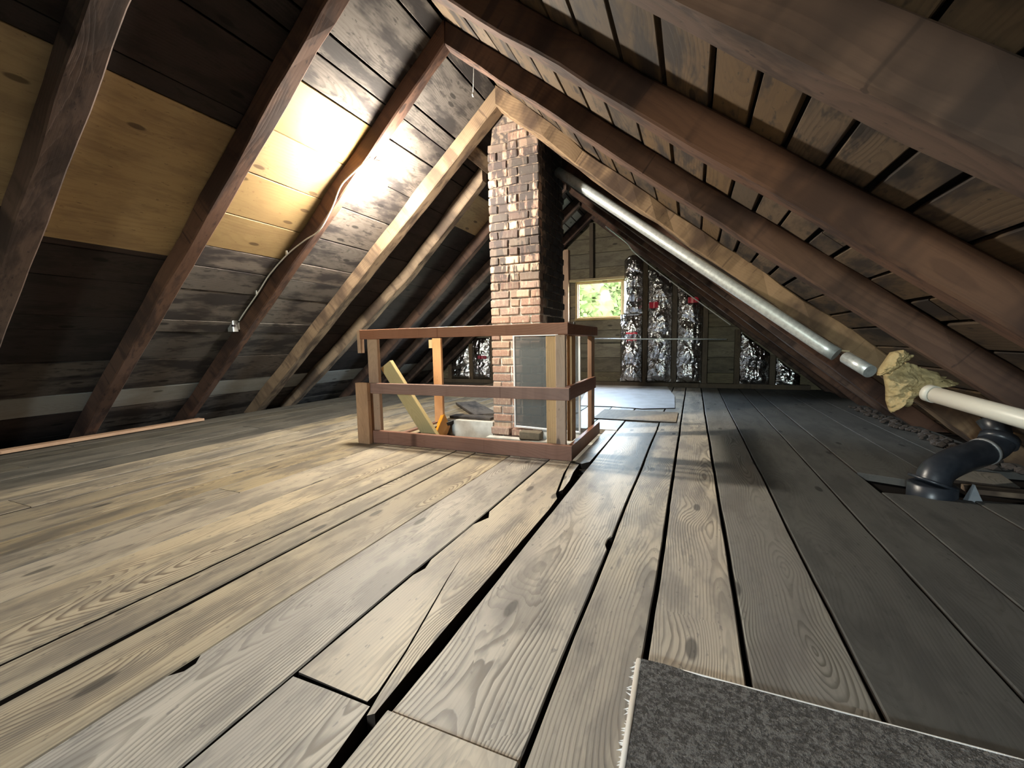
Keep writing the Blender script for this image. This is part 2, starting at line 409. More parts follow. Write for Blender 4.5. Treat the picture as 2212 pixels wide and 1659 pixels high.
def tube(name, pts, r, mat, parent=None, seg=16, caps=True, smooth=True):
    pts = [Vector(p) for p in pts]; V = []; F = []
    rr = r if isinstance(r, (list, tuple)) else [r] * len(pts)
    prev = None
    for k, p in enumerate(pts):
        d = (pts[min(k + 1, len(pts) - 1)] - pts[max(k - 1, 0)]).normalized()
        if prev is None:
            a = d.cross(Vector((0, 0, 1)))
            if a.length < .1: a = d.cross(Vector((1, 0, 0)))
            a.normalize()
        else:
            a = (prev - d * prev.dot(d)).normalized()
        prev = a; b_ = d.cross(a)
        for j in range(seg):
            t = 2 * math.pi * j / seg
            V.append(p + (a * math.cos(t) + b_ * math.sin(t)) * rr[k])
    for k in range(len(pts) - 1):
        for j in range(seg):
            F.append((k * seg + j, k * seg + (j + 1) % seg, (k + 1) * seg + (j + 1) % seg, (k + 1) * seg + j))
    if caps:
        F.append(tuple(range(seg))); F.append(tuple(range((len(pts) - 1) * seg, len(pts) * seg)))
    o = mesh_from_world(name, V, F, mat, parent, None, None, smooth)
    for p in o.data.polygons:
        if len(p.vertices) > 4: p.use_smooth = False
    return o
def smooth_path(pts, n=8):
    """Catmull-Rom through pts"""
    P = [Vector(p) for p in pts]; P = [P[0] * 2 - P[1]] + P + [P[-1] * 2 - P[-2]]; out = []
    for i in range(1, len(P) - 2):
        for k in range(n):
            t = k / n
            out.append(0.5 * ((2 * P[i]) + (P[i+1] - P[i-1]) * t + (2 * P[i-1] - 5 * P[i] + 4 * P[i+1] - P[i+2]) * t * t
                              + (3 * P[i] - P[i-1] - 3 * P[i+1] + P[i+2]) * t ** 3))
    out.append(P[-2]); return out
def prism(name, poly, y0, y1, mat, parent=None, ax='x', grain='x'):
    """polygon in the XZ plane pushed through from y0 to y1"""
    n = len(poly)
    V = [(x, y0, z) for x, z in poly] + [(x, y1, z) for x, z in poly]
    F = [tuple(range(n)), tuple(range(2 * n - 1, n - 1, -1))] + [(i, (i + 1) % n, n + (i + 1) % n, n + i) for i in range(n)]
    R = frame((1, 0, 0), (0, -1, 0)) if grain == 'x' else frame((0, 0, 1), (0, -1, 0))
    return mesh_from_world(name, V, F, mat, parent, None, R)
def join_mesh(name, parts, mat, parent=None):
    """parts: list of (V,F) in world space joined to one mesh"""
    V = []; F = []
    for v, f in parts:
        k = len(V); V += v; F += [tuple(i + k for i in q) for q in f]
    return mesh_from_world(name, V, F, mat, parent)
def bx(a, b):
    x0, y0, z0 = a; x1, y1, z1 = b
    V = [(x0, y0, z0), (x1, y0, z0), (x1, y1, z0), (x0, y1, z0), (x0, y0, z1), (x1, y0, z1), (x1, y1, z1), (x0, y1, z1)]
    return V, [(0, 3, 2, 1), (4, 5, 6, 7), (0, 1, 5, 4), (1, 2, 6, 5), (2, 3, 7, 6), (3, 0, 4, 7)]

YB, YF = 8.72, -3.4            # far gable wall, near gable wall
# ================================================================== FLOOR
# dark slab under the boards, with the stair shaft left open
floor = join_mesh('floor', [bx((-6.4, YF, -.16), (-2.72, YB + .2, -.06)), bx((-.80, YF, -.16), (2.6, YB + .2, -.06)),
                            bx((-2.72, YF, -.16), (-.80, 3.0, -.06)), bx((-2.72, 4.36, -.16), (-.80, YB + .2, -.06))], VOID)
tag(floor, kind='structure')

SEAM_WOB = {}
def seam_x(i, x, y, side):
    k = (i * 13.7)
    return x + 0.006 * noise.noise(Vector((y * 1.3, k, 0))) + 0.0025 * noise.noise(Vector((y * 6.0, k + (5 if side else 0), 3)))
def plank(i, xl, xr, y0, y1, gl=0.004, gr=0.004, notches=(), mat=FLOOR, z=0.0, th=0.045, skew0=0.0, skew1=0.0, il=None, ir=None, cut=None):
    """one floorboard; gl/gr half gaps (may be functions of y); notches = (side, y, half length, depth); skew = far/near end slant"""
    n = max(4, int((y1 - y0) / 0.11))
    ys = [y0 + (y1 - y0) * k / n for k in range(n + 1)]
    for (sd, yc, hl, dp) in notches:
        for f in (-1, -.35, .35, 1): ys.append(yc + hl * f)
    ys = sorted({round(min(max(y, y0), y1), 5) for y in ys})
    V = []; F = []
    zt = z + random.uniform(-.003, .003); b = 0.004
    for y in ys:
        a = seam_x(il if il is not None else i, xl, y, 1) + (gl(y) if callable(gl) else gl)
        c = seam_x(ir if ir is not None else i + 1, xr, y, 0) - (gr(y) if callable(gr) else gr)
        for (sd, yc, hl, dp) in notches:
            if abs(y - yc) < hl * .99:
                dd = dp * (1 - abs(y - yc) / hl) ** 0.5
                if sd < 0: a += dd
                else: c -= dd
        f = (y - y0) / (y1 - y0)
        ya = y + (skew0 * (1 - f)); yc_ = y + (skew1 * f)
        yl = y + skew1 * f; yr = y + skew0 * (1 - f) * 0
        t0 = max(0, 1 - (y - y0) / .3) * skew0; t1 = max(0, 1 - (y1 - y) / .5) * skew1
        yl, yr = y, y + t0 + t1
        V += [(a, yl, zt - th), (a, yl, zt - b), (a + b, yl, zt), (c - b, yr, zt), (c, yr, zt - b), (c, yr, zt - th)]
    m_ = 6; L = len(ys) - 1
    for k in range(L):
        for j in range(m_):
            F.append((k * m_ + j, k * m_ + (j + 1) % m_, (k + 1) * m_ + (j + 1) % m_, (k + 1) * m_ + j))
    F.append(tuple(range(m_))); F.append(tuple(L * m_ + j for j in range(m_)))
    fm = [1 if (i_ < L * m_ and i_ % m_ in (0, 4, 5)) else 0 for i_ in range(len(F))]
    return mesh_from_world('plank', V, F, mat, floor, ((xl + xr) / 2, (y0 + y1) / 2, z), frame((0, 1, 0), (0, 0, 1)), mats=[mat, EDGE], fm=fm)

seams = [-5.68, -5.36, -5.06, -4.75, -4.46, -4.14, -3.83, -3.52, -3.24, -3.02, -2.80, -2.587, -2.28, -2.035, -1.823, -1.635, -1.325,
         -.995, -.683, -.318, -.102, .153, .432, .77, 1.02, 1.42, 1.72, 2.10]
wide5 = lambda y: .008 if y < .767 else .017 - .012 * min(1, max(0, (y - 1.0) / .8))      # the broad black gap
wide2 = lambda y: 0.013 - .008 * min(1, max(0, (y - .4) / 1.1))
J = 0.767
def seg(i, y0, y1, **k):
    xl, xr = seams[i], seams[i + 1]
    g = {-.683: wide5, -1.635: wide2, -.102: .008, -.318: .007, .153: .008, .432: .006, .77: .006}
    k.setdefault('mat', FLOOR_G if xl > .3 else FLOOR_E if xr < -3.9 else FLOOR_L if xr < -2.5 else FLOOR_T if xr < -1.3 else FLOOR_M if xl > .1 else FLOOR)  # board tone by position paints lit centre and dim sides
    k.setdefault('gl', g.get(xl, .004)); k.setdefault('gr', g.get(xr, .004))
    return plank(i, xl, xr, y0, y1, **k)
JN = {0: 2.0, 1: 4.4, 2: 1.5, 3: 3.21, 4: 0.2, 5: 3.21, 6: 1.1, 7: 4.9, 8: -1.0, 9: 4.1, 10: 1.7}
for i in range(len(seams) - 1):
    xm = (seams[i] + seams[i + 1]) / 2
    nt_ = []
    if i == 15: nt_ = []
    if i < 11:                                           # left of the stair opening
        seg(i, YF, JN[i] - .003); 
        if JN[i] < 4: seg(i, JN[i] + .003, 6.1 + .3 * (i % 3)); seg(i, 6.106 + .3 * (i % 3), YB - .02)
        else: seg(i, JN[i] + .003, YB - .02)
    elif i < 17:                                         # boards ending at the opening
        j = {11: 99, 12: 99, 13: .1, 14: 99, 15: 99, 16: 99}[i]
        if j > 50: seg(i, YF, 3.06, notches=[(-1, .668, .045, .03)] if i == 16 else [(1, 1.39, .03, .018)] if i == 16 else ())
        else:
            seg(i, YF, j - .003); seg(i, j + .003, 3.06)
        y2 = 4.37 if xm < -2.05 else (5.24 if xm < -1.47 else 4.30)
        seg(i, y2, 6.7 + .2 * (i % 3)); seg(i, 6.706 + .2 * (i % 3), YB - .02)
    elif i == 17: pass
    elif i == 18:                                        # the broad board right of the black gap
        seg(i, YF, J - .004); seg(i, J + .004, 5.03, notches=[(1, 1.853, .07, .018)]); seg(i, 5.036, 7.0); seg(i, 7.006, YB - .02)
    elif i in (19, 20):
        seg(i, YF, -.25); seg(i, -.244, 4.94); seg(i, 4.95, 7.3 - .4 * (i % 2)); seg(i, 7.306 - .4 * (i % 2), YB - .02)
    elif i in (21, 22):
        seg(i, YF, .9 if i == 21 else 5.6); seg(i, .906 if i == 21 else 5.606, YB - .02)
    elif i == 23: seg(i, YF, 4.6); seg(i, 4.606, YB - .02)
    elif i == 24: seg(i, YF, 3.03); seg(i, 3.42, YB - .02, skew0=-.15)
    elif i == 25: seg(i, YF, 3.05); seg(i, 3.62, YB - .02, skew0=.1)
    elif i == 26: seg(i, YF, 3.05); seg(i, 3.75, YB - .02)
def poly_plank(pts, z=0.0, th=0.045, mat=FLOOR, name='plank', parent=None, origin=None):
    n = len(pts)
    V = [(x, y, z - th) for x, y in pts] + [(x, y, z) for x, y in pts]
    F = [tuple(reversed(range(n))), tuple(range(n, 2 * n))] + [(k, (k + 1) % n, n + (k + 1) % n, n + k) for k in range(n)]
    cx = sum(p[0] for p in pts) / n; cy = sum(p[1] for p in pts) / n
    return mesh_from_world(name, V, F, mat, parent or floor, origin or (cx, cy, z), frame((0, 1, 0), (0, 0, 1)), mats=[mat, EDGE], fm=[0, 0] + [1] * n)
# board cracked along its length, cut square at the near joint
poly_plank([(-.990, .772), (-.991, 1.3), (-.975, 1.36), (-.992, 1.43), (-.990, 1.80), (-.955, 1.90), (-.985, 1.97), (-.989, 2.4), (-.990, 3.055), (-.83, 3.055),
            (-.80, 2.75), (-.735, 2.36), (-.703, 2.28), (-.697, 2.1), (-.699, 1.8), (-.703, 1.5), (-.707, 1.2), (-.704, .9), (-.700, .745), (-.714, .733),
            (-.730, .80), (-.757, .95), (-.797, 1.12), (-.848, 1.33), (-.895, 1.55), (-.852, 1.33), (-.803, 1.12), (-.763, .95), (-.738, .80), (-.742, .766)], origin=(-.84, 1.9, 0))
# splintered tongue beside the newel and the board end that carries on past it
poly_plank([(-.822, 3.02), (-.79, 2.78), (-.728, 2.40), (-.715, 2.44), (-.722, 2.62), (-.745, 2.80), (-.755, 3.0)], z=-.002)
poly_plank([(-.80, 3.06), (-.80, 4.28), (-.694, 4.28), (-.692, 3.7), (-.697, 3.1), (-.74, 3.03)], z=-.004)
# near board below the joint, hewn narrow towards the gap
poly_plank([(-.990, YF), (-.990, .755), (-.86, .757), (-.726, .757), (-.704, .60), (-.700, .35), (-.699, 0.0), (-.697, YF)], origin=(-.87, 0.2, 0))
seg(17, 4.30, 6.2); seg(17, 6.206, YB - .02)
# ceiling tiles of the room below close the slit between joists: joists show in the gaps
for y in (-.6, .1, .80, 1.5, 2.2, 2.9, 5.3, 6.0, 6.7, 7.4, 8.1):
    box('joist', (-.80 if 2.95 < y < 4.4 else -6.1, y - .03, -.058), (2.4, y + .03, -.048), VOID, floor)

strip = beam('loose_board', [(-5.60, 1.0, .024), (-5.60, 3.28, .024)], .12, .03, (0, 0, 1), POST, ch=.003)
tag(strip, 'thin tan board lying along the left edge of the floor under the eave', 'board')

# boards lying on the floor behind the stair opening
b1 = beam('loose_board', [(-2.32, 4.62, .022), (-3.1, 5.5, .022)], .30, .03, (0, 0, 1), DECK, ch=.003)
tag(b1, 'short dark grey board lying on the floor left of the chimney foot', 'board')
b2 = beam('loose_board', [(-2.15, 4.46, .018), (-2.70, 4.47, .018)], .16, .026, (0, 0, 1), DECK, ch=.003)
tag(b2, 'flat weathered board on the ledge at the back of the stair opening', 'board')
# sheet on the floor below the window, coloured pale to hold the daylight patch
sh = poly_plank([(-1.45, 5.62), (-1.95, 8.55), (-.45, 8.55), (-.25, 7.0), (-.20, 5.75), (-.6, 5.58), (-1.0, 5.66)], z=.010, th=.009,
                mat=None or plain('daylight_patch_sheet', (0.74, 0.74, 0.76), 0.55, nscale=5, namt=0.35, ncol=(0.42, 0.40, 0.36)), name='floor_sheet', parent=None)
sh.parent = None; sh.location = (-5.90 / 7, 47.73 / 7, .010)
sh2 = poly_plank([(-1.05, 4.85), (-1.05, 5.54), (-.15, 5.54), (-.15, 4.85)], z=.012, th=.011, mat=PLY, name='floor_sheet', parent=None)
sh2.parent = None; sh2.location = (-.6, 5.195, .012)
tag(sh2, 'square brown sheet lying on the floor just before the pale sheet', 'board')
tag(sh, 'thin sheet of board on the floor below the gable window, coloured pale for the daylight patch', 'board')

# ================================================================== STAIR SHAFT
sw = lambda nm, a, b, m: tag(join_mesh(nm, [bx(a, b)], m), kind='structure')
sw('wall_stairwell_back', (-2.80, 4.33, -1.9), (-.70, 4.40, -.0475), PLASTER)
sw('wall_stairwell_front', (-2.80, 3.0, -1.9), (-.70, 3.06, -.0475), DECK)
sw('wall_stairwell_left', (-2.80, 3.06, -1.9), (-2.72, 4.33, -.0475), DECK)
sw('wall_stairwell_right', (-.80, 3.06, -1.9), (-.72, 4.33, -.0475), DECK)
sw('trim_1', (-2.72, 4.30, -.30), (-2.08, 4.365, .0), PLASTER)
sw('trim_2', (-2.07, 4.10, -.30), (-.80, 4.205, -.125), PLASTER)
sw('trim_3', (-1.47, 4.207, -.30), (-.80, 4.328, -.05), PLASTER)
sw('floor_stair_landing', (-2.9, 2.9, -2.0), (-.6, 4.5, -1.9), VOID)

# ================================================================== ROOF
ceiling = join_mesh('ceiling', [
    ([(XR, YF, under(XR, .285)), (-6.35, YF, under(-6.35, .285)), (-6.35, YF, under(-6.35, .36)), (XR, YF, under(XR, .36)),
      (XR, YB + .3, under(XR, .285)), (-6.35, YB + .3, under(-6.35, .285)), (-6.35, YB + .3, under(-6.35, .36)), (XR, YB + .3, under(XR, .36))],
     [(0, 1, 2, 3), (7, 6, 5, 4), (0, 4, 5, 1), (1, 5, 6, 2), (2, 6, 7, 3), (3, 7, 4, 0)]),
    ([(XR, YF, under(XR, .285)), (2.61, YF, under(2.61, .285)), (2.61, YF, under(2.61, .36)), (XR, YF, under(XR, .36)),
      (XR, YB + .3, under(XR, .285)), (2.61, YB + .3, under(2.61, .285)), (2.61, YB + .3, under(2.61, .36)), (XR, YB + .3, under(XR, .36))],
     [(0, 1, 2, 3), (7, 6, 5, 4), (0, 4, 5, 1), (1, 5, 6, 2), (2, 6, 7, 3), (3, 7, 4, 0)])], VOID)
tag(ceiling, kind='structure')
NL = Vector((-math.sin(math.radians(40)), 0, math.cos(math.radians(40))))
NR = Vector((math.sin(math.radians(40)), 0, math.cos(math.radians(40))))
def deckboard(xa, xb, y0, y1, mat, gap=.004, th=.03, off=.2, name='sheathing_board'):
    """roof sheathing board between x=xa and x=xb (either slope), grain along y"""
    xm = (xa + xb) / 2; left = xm < XR
    nrm = NL if left else NR
    w = abs(xb - xa) / math.cos(math.radians(40)) - 2 * gap
    o = random.uniform(-.003, .003)
    c0 = Vector((xm, y0, under(xm, off))) + nrm * (th / 2 + o); c1 = Vector((xm, y1, under(xm, off))) + nrm * (th / 2 + o)
    n = max(2, int((y1 - y0) / .3))
    # beam() wants local z to face the attic: up = -normal
    return beam(name, [c0, c1], w, th, -nrm, mat, ceiling, ch=.003, n=n, wob=.006, seed=random.uniform(0, 99))
Ls = [-1.88, -2.0, -2.365, -2.48, -2.65, -2.972, -3.28, -3.60, -3.88, -4.06, -4.28, -4.60, -4.73, -5.05, -5.42, -5.66, -5.95, -6.3]
for k in range(len(Ls) - 1):
    a, b_ = Ls[k], Ls[k + 1]
    xm = (a + b_) / 2
    g = {0: .006, 1: .010, 2: .006, 3: .008}.get(k, .003)
    if k in (4, 5, 6, 7):                                # repaired bays
        pale = k
        deckboard(a, b_, 2.255, 3.225, PINE, .003)
        if k == 4: deckboard(a, b_, YF, 2.25, DECK_DARK, g)
        deckboard(a, b_, 3.23, 4.25, DECK, .006)
        deckboard(a, b_, 4.255, YB, DECK_DARK, .003)
        if k > 4: pass
    elif k in (13, 14):
        m1 = GREY_BD if k == 14 else DECK
        deckboard(a, b_, YF, 1.25, DECK_DARK, g); deckboard(a, b_, 1.255, 4.25, m1, g + .004); deckboard(a, b_, 4.255, YB, m1 if k == 14 else DECK_DARK, g)
    else:
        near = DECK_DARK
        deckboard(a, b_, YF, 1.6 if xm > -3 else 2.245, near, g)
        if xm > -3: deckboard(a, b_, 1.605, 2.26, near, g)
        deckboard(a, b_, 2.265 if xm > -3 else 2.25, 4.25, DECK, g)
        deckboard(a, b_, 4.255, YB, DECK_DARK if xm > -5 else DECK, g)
# plywood patches beside the nearest rafters, under the dark boards
deckboard(-3.065, -4.02, -.55, 1.30, PLY, .002, .02)
deckboard(-3.065, -4.02, 1.304, 2.25, PLY, .002, .02)
deckboard(-3.065, -4.02, YF, -.554, DECK, .002, .02)
deckboard(-2.972, -3.062, YF, 2.25, DECK_DARK, .002, .03)
# tan boards near the chimney and pale slips at the far ridge
deckboard(-2.62, -3.02, 5.05, 5.80, PLY, .003, .012, .185)
for (xa, xb, y0, y1) in ((-2.02, -2.20, 7.25, 7.50), (-2.03, -2.14, 8.0, 8.36), (-2.15, -2.27, 8.0, 8.36), (-2.28, -2.42, 8.0, 8.36)):
    deckboard(xa, xb, y0, y1, GREY_BD, .004, .012, .185)
Rs = [-1.86, -1.70, -1.54, -1.38, -1.20, -1.02, -.85, -.68, -.52, -.33, -.135, .043, .18, .313, .436, .566, .683, .84, .99, 1.13, 1.29, 1.45, 1.62, 1.80, 1.98, 2.2, 2.5]
for k in range(len(Rs) - 1):
    a, b_ = Rs[k], Rs[k + 1]
    g = .009 + .007 * (k % 3 == 0)
    cuts = [YF, 2.6 + .9 * (k % 3), YB]
    for c in range(2):
        deckboard(a, b_, cuts[c] + .003, cuts[c + 1] - .003, DECK_R, g)

def rafter(side, pts, label, mat=RAFTER, w=.105, wob=.014, seed=0, depth=.2, foot=-.05, head=None):
    """pts: (x, y of the far edge of its underside)"""
    nrm = NL if side < 0 else NR
    dh = depth * math.cos(math.radians(40))
    P = [Vector((x, y - w / 2, under(x, 0))) + nrm * (dh / 2) for x, y in pts]
    P[0] = Vector((P[0].x, P[0].y, P[0].z))
    o = beam('rafter', P, w, dh, nrm, mat, None, ch=.010, wob=wob, n=26, cutx=head or XR + (.002 if side > 0 else -.002), cutz=foot, seed=seed)
    return tag(o, label, 'rafter', 'roof rafters of the left slope' if side < 0 else 'roof rafters of the right slope')
XL0, XL1 = XR - .02, -5.9
XR0, XR1 = XR + .02, 2.1
rafter(-1, [(XL0, 1.39), (XL1, 1.42)], 'dark brown left-slope rafter between the two plywood patches, nearest the camera', w=.15, seed=1)
rafter(-1, [(XL0, 2.325), (XL1, 2.325)], 'dark left-slope rafter between the plywood patch and the new pine boards', w=.125, seed=2)
rafter(-1, [(XL0, 3.245), (XL1, 3.28)], 'left-slope rafter that carries the bare bulb, its cable and the steel switch box', w=.10, seed=3)
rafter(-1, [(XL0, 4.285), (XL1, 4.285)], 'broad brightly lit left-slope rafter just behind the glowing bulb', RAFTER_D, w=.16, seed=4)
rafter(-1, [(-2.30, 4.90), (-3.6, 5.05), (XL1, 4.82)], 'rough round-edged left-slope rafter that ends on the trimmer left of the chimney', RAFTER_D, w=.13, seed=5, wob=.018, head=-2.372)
rafter(-1, [(XL0, 5.80), (-4, 6.0), (XL1, 6.05)], 'thin brown left-slope rafter, first one passing behind the chimney', w=.11, seed=6)
rafter(-1, [(XL0, 6.79), (XL1, 6.79)], 'thin brown left-slope rafter, second one passing behind the chimney', w=.11, seed=7)
rafter(-1, [(XL0, 7.66), (XL1, 7.66)], 'dim left-slope rafter above the pale slips, last but one before the gable', w=.11, seed=8)
rafter(-1, [(XL0, 8.56), (XL1, 8.56)], 'dim left-slope rafter standing directly against the window gable', w=.11, seed=9)
rafter(-1, [(XL0, .42), (XL1, .45)], 'left-slope rafter beside the camera, outside the plywood patches', w=.13, seed=10)
rafter(1, [(XR0, 1.50), (-.136, 1.345), (.63, 1.272), (XR1, 1.13)], 'thick dusty right-slope rafter nearest the camera, crossing the top right', w=.115, seed=11)
rafter(1, [(XR0, 2.335), (-1.43, 2.31), (-.11, 2.171), (.77, 2.017), (XR1, 1.80)], 'brown right-slope rafter second from the camera, knotty dark face', w=.105, seed=12)
rafter(1, [(XR0, 3.245), (-.154, 3.086), (1.257, 2.807), (XR1, 2.66)], 'dark right-slope rafter meeting the bulb rafter at the ridge', w=.10, seed=13)
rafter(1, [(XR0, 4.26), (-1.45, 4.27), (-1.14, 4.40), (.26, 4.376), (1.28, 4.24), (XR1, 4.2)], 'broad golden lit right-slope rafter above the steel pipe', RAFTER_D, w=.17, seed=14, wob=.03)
rafter(1, [(XR0, 5.34), (.25, 5.5), (XR1, 5.5)], 'brown right-slope rafter just below the steel pipe', w=.11, seed=15)
rafter(1, [(XR0, 6.10), (XR1, 6.15)], 'dark right-slope rafter second beyond the steel pipe', w=.11, seed=16)
rafter(1, [(XR0, 6.95), (XR1, 6.95)], 'dark right-slope rafter third beyond the steel pipe', w=.11, seed=17)
rafter(1, [(XR0, 7.75), (XR1, 7.75)], 'dark right-slope rafter, last but one before the gable insulation', w=.11, seed=18)
rafter(1, [(XR0, 8.56), (XR1, 8.56)], 'dark right-slope rafter standing directly against the window gable', w=.11, seed=19)
rafter(1, [(XR0, .45), (XR1, .42)], 'right-slope rafter beside the camera', w=.13, seed=20)
# trimmer between two rafters left of the chimney
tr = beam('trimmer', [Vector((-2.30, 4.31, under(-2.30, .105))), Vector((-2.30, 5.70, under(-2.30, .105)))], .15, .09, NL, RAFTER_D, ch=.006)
tag(tr, 'short tan trimmer between two left-slope rafters beside the chimney top', 'timber')

# ================================================================== GABLE WALLS
def roof_z(x, off=.284): return under(x, off)
def gable(name, y0, y1, hole, mat):
    x0, x1, z0, z1 = hole
    xl, xr = -6.1, 2.4
    polys = [[(xl, -.2), (x0, -.2), (x0, roof_z(x0))] + ([(XR, roof_z(XR))] if x0 > XR else []) + [(xl, roof_z(xl))],
             [(x0, -.2), (x1, -.2), (x1, z0), (x0, z0)],
             [(x0, z1), (x1, z1), (x1, roof_z(x1))] + ([(XR, roof_z(XR))] if x0 < XR < x1 else []) + [(x0, roof_z(x0))],
             [(x1, -.2), (xr, -.2), (xr, roof_z(xr)), (x1, roof_z(x1))]]
    parts = []
    for poly in polys:
        n = len(poly)
        V = [(x, y0, z) for x, z in poly] + [(x, y1, z) for x, z in poly]
        F = [tuple(range(n)), tuple(range(2 * n - 1, n - 1, -1))] + [(i, (i + 1) % n, n + (i + 1) % n, n + i) for i in range(n)]
        parts.append((V, F))
    return tag(join_mesh(name, parts, mat), kind='structure')
W1 = (-2.21, -1.31, 1.37, 2.085)
wall_back = gable('wall_back', YB + .03, YB + .12, W1, VOID)
rows = [-.03, .27, .56, .85, 1.12, 1.37, 1.61, 1.85, 2.085, 2.37, 2.66, 2.95, 3.30]
for k in range(len(rows) - 1):
    za, zb = rows[k] + .004, rows[k + 1] - .004
    lx = XR - (ZR + .27 - zb) / T; rx = XR + (ZR + .27 - zb) / T; lx0 = XR - (ZR + .27 - za) / T; rx0 = XR + (ZR + .27 - za) / T
    y0 = YB + random.uniform(0, .006)
    if W1[2] - .01 <= za and zb <= W1[3] + .01:
        prism('siding_board', [(lx0, za), (W1[0] - .04, za), (W1[0] - .04, zb), (lx, zb)], y0, YB + .03, GABLE, wall_back)
        prism('siding_board', [(W1[1] + .04, za), (rx0, za), (rx, zb), (W1[1] + .04, zb)], y0, YB + .03, GABLE, wall_back)
    else:
        prism('siding_board', [(lx0, za), (rx0, za), (rx, zb), (lx, zb)], y0, YB + .03, GABLE, wall_back)
def stud(x, w=.085, z0=.085, z1=None, y0=YB - .13, mat=STUD):
    z1 = z1 if z1 is not None else under(x, .02) - w * .5
    return beam('stud', [(x, y0 + .065, z0), (x, y0 + .065, z1)], w, .128, (0, -1, 0), mat, wall_back, ch=.003)
for x in (-5.25, -4.68, -4.14, -3.6, -3.05, -.855, -.325, .205, .735, 1.29): stud(x)
stud(-2.43, .12, mat=POST); stud(-1.90, .075, 2.16); stud(-2.30, .07, .085, 1.30)
box('sill_plate', (-5.7, YB - .14, -.0), (1.85, YB - .002, .083), STUD, wall_back)
box('header', (-2.36, YB - .10, 2.105), (-1.22, YB - .003, 2.155), WINWOOD, wall_back)

# window 1
def window(nm, hole, yc, out, mat=WINWOOD):
    x0, x1, z0, z1 = hole
    w = empty(nm, ((x0 + x1) / 2, yc, z0)); w['kind'] = 'structure'
    t = .045
    ya, yb = yc - .055, yc + .055
    box('window_frame', (x0 - .03, ya, z1 - .004), (x1 + .03, yb, z1 + t), mat, w)
    box('window_frame', (x0 - .05, ya - .02, z0 - t), (x1 + .05, yb, z0 + .004), mat, w)
    box('window_frame', (x0 - t + .004, ya, z0 + .004), (x0 + .004, yb, z1 - .004), mat, w, ax=2)
    box('window_frame', (x1 - .004, ya, z0 + .004), (x1 + t - .004, yb, z1 - .004), mat, w, ax=2)
    s = .022
    sash = join_mesh('sash', [bx((x0 + .004, yc - .014, z0 + .004), (x1 - .004, yc + .014, z0 + .004 + s)), bx((x0 + .004, yc - .014, z1 - .004 - s), (x1 - .004, yc + .014, z1 - .004)),
                              bx((x0 + .004, yc - .014, z0 + .004 + s), (x0 + .004 + s, yc + .014, z1 - .004 - s)), bx((x1 - .004 - s, yc - .014, z0 + .004 + s), (x1 - .004, yc + .014, z1 - .004 - s))], POST, w)
    box('pane', (x0 + .02, yc - .002, z0 + .02), (x1 - .02, yc + .002, z1 - .02), GLASS, w, ch=.0005)
    return w
window('window_1', W1, YB + .03, 1)
portal('window_1_portal', ((W1[0] + W1[1]) / 2, YB + .16, (W1[2] + W1[3]) / 2), (W1[1] - W1[0]) * S, (W1[3] - W1[2]) * S, 1)
# near gable behind the camera; its unseen window is added for fill light
W2 = (-1.42, -.82, 1.28, 1.78)
wall_front = gable('wall_front', YF - .12, YF - .03, W2, DECK)
window('window_fill', W2, YF - .05, -1)
portal('window_fill_portal', ((W2[0] + W2[1]) / 2, YF - .18, (W2[2] + W2[3]) / 2), (W2[1] - W2[0]) * S, (W2[3] - W2[2]) * S, -1)

# ================================================================== CHIMNEY
chim = empty('chimney', (-1.78, 4.75, -.2))
tag(chim, 'tall soot-stained brick chimney rising behind the stair railing to the ridge', 'chimney')
CX0, CX1, CY0, CY1 = -2.068, -1.492, 4.30, 5.20
mo = []
mo.append(bx((CX0 + .008, CY0 + .010, -.30), (CX1 - .008, CY1 - .008, 2.76)))
cz = [2.76, 3.10, 3.20]; 
mo.append(([(CX0 + .0, CY0 + .010, 2.76), (CX1 - .008, CY0 + .010, 2.76), (CX1 - .008, CY0 + .010, under(CX1, .27)), (XR, CY0 + .010, under(XR, .27)), (CX0 + .10, CY0 + .01, under(CX0 + .1, .27)),
            (CX0 + .0, CY1 - .01, 2.76), (CX1 - .008, CY1 - .01, 2.76), (CX1 - .008, CY1 - .01, under(CX1, .27)), (XR, CY1 - .01, under(XR, .27)), (CX0 + .10, CY1 - .01, under(CX0 + .1, .27))],
           [(4, 3, 2, 1, 0), (5, 6, 7, 8, 9), (0, 1, 6, 5), (1, 2, 7, 6), (2, 3, 8, 7), (3, 4, 9, 8), (4, 0, 5, 9)]))
join_mesh('mortar', mo, MORTAR, chim)
def brick_mesh(L, Hh, D, seed, mat):
    bm = bmesh.new(); bmesh.ops.create_cube(bm, size=1.0)
    for v in bm.verts: v.co = Vector((v.co.x * L, v.co.y * D, v.co.z * Hh))
    rr = random.Random(seed)
    bmesh.ops.bevel(bm, geom=list(bm.edges), offset=.009, segments=1, affect='EDGES')
    for v in bm.verts: v.co += Vector((rr.uniform(-.003, .003), rr.uniform(-.003, .003), rr.uniform(-.003, .003)))
    me = bpy.data.meshes.new('brick'); bm.to_mesh(me); bm.free(); me.materials.append(mat)
    return me
ST = [brick_mesh(.222, .078, .11, i, BRICK) for i in range(5)]; HD = [brick_mesh(.104, .078, .11, 20 + i, BRICK) for i in range(4)]
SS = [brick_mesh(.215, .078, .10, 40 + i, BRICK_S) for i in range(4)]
CH = .0905
zrow = -.255; k = 0
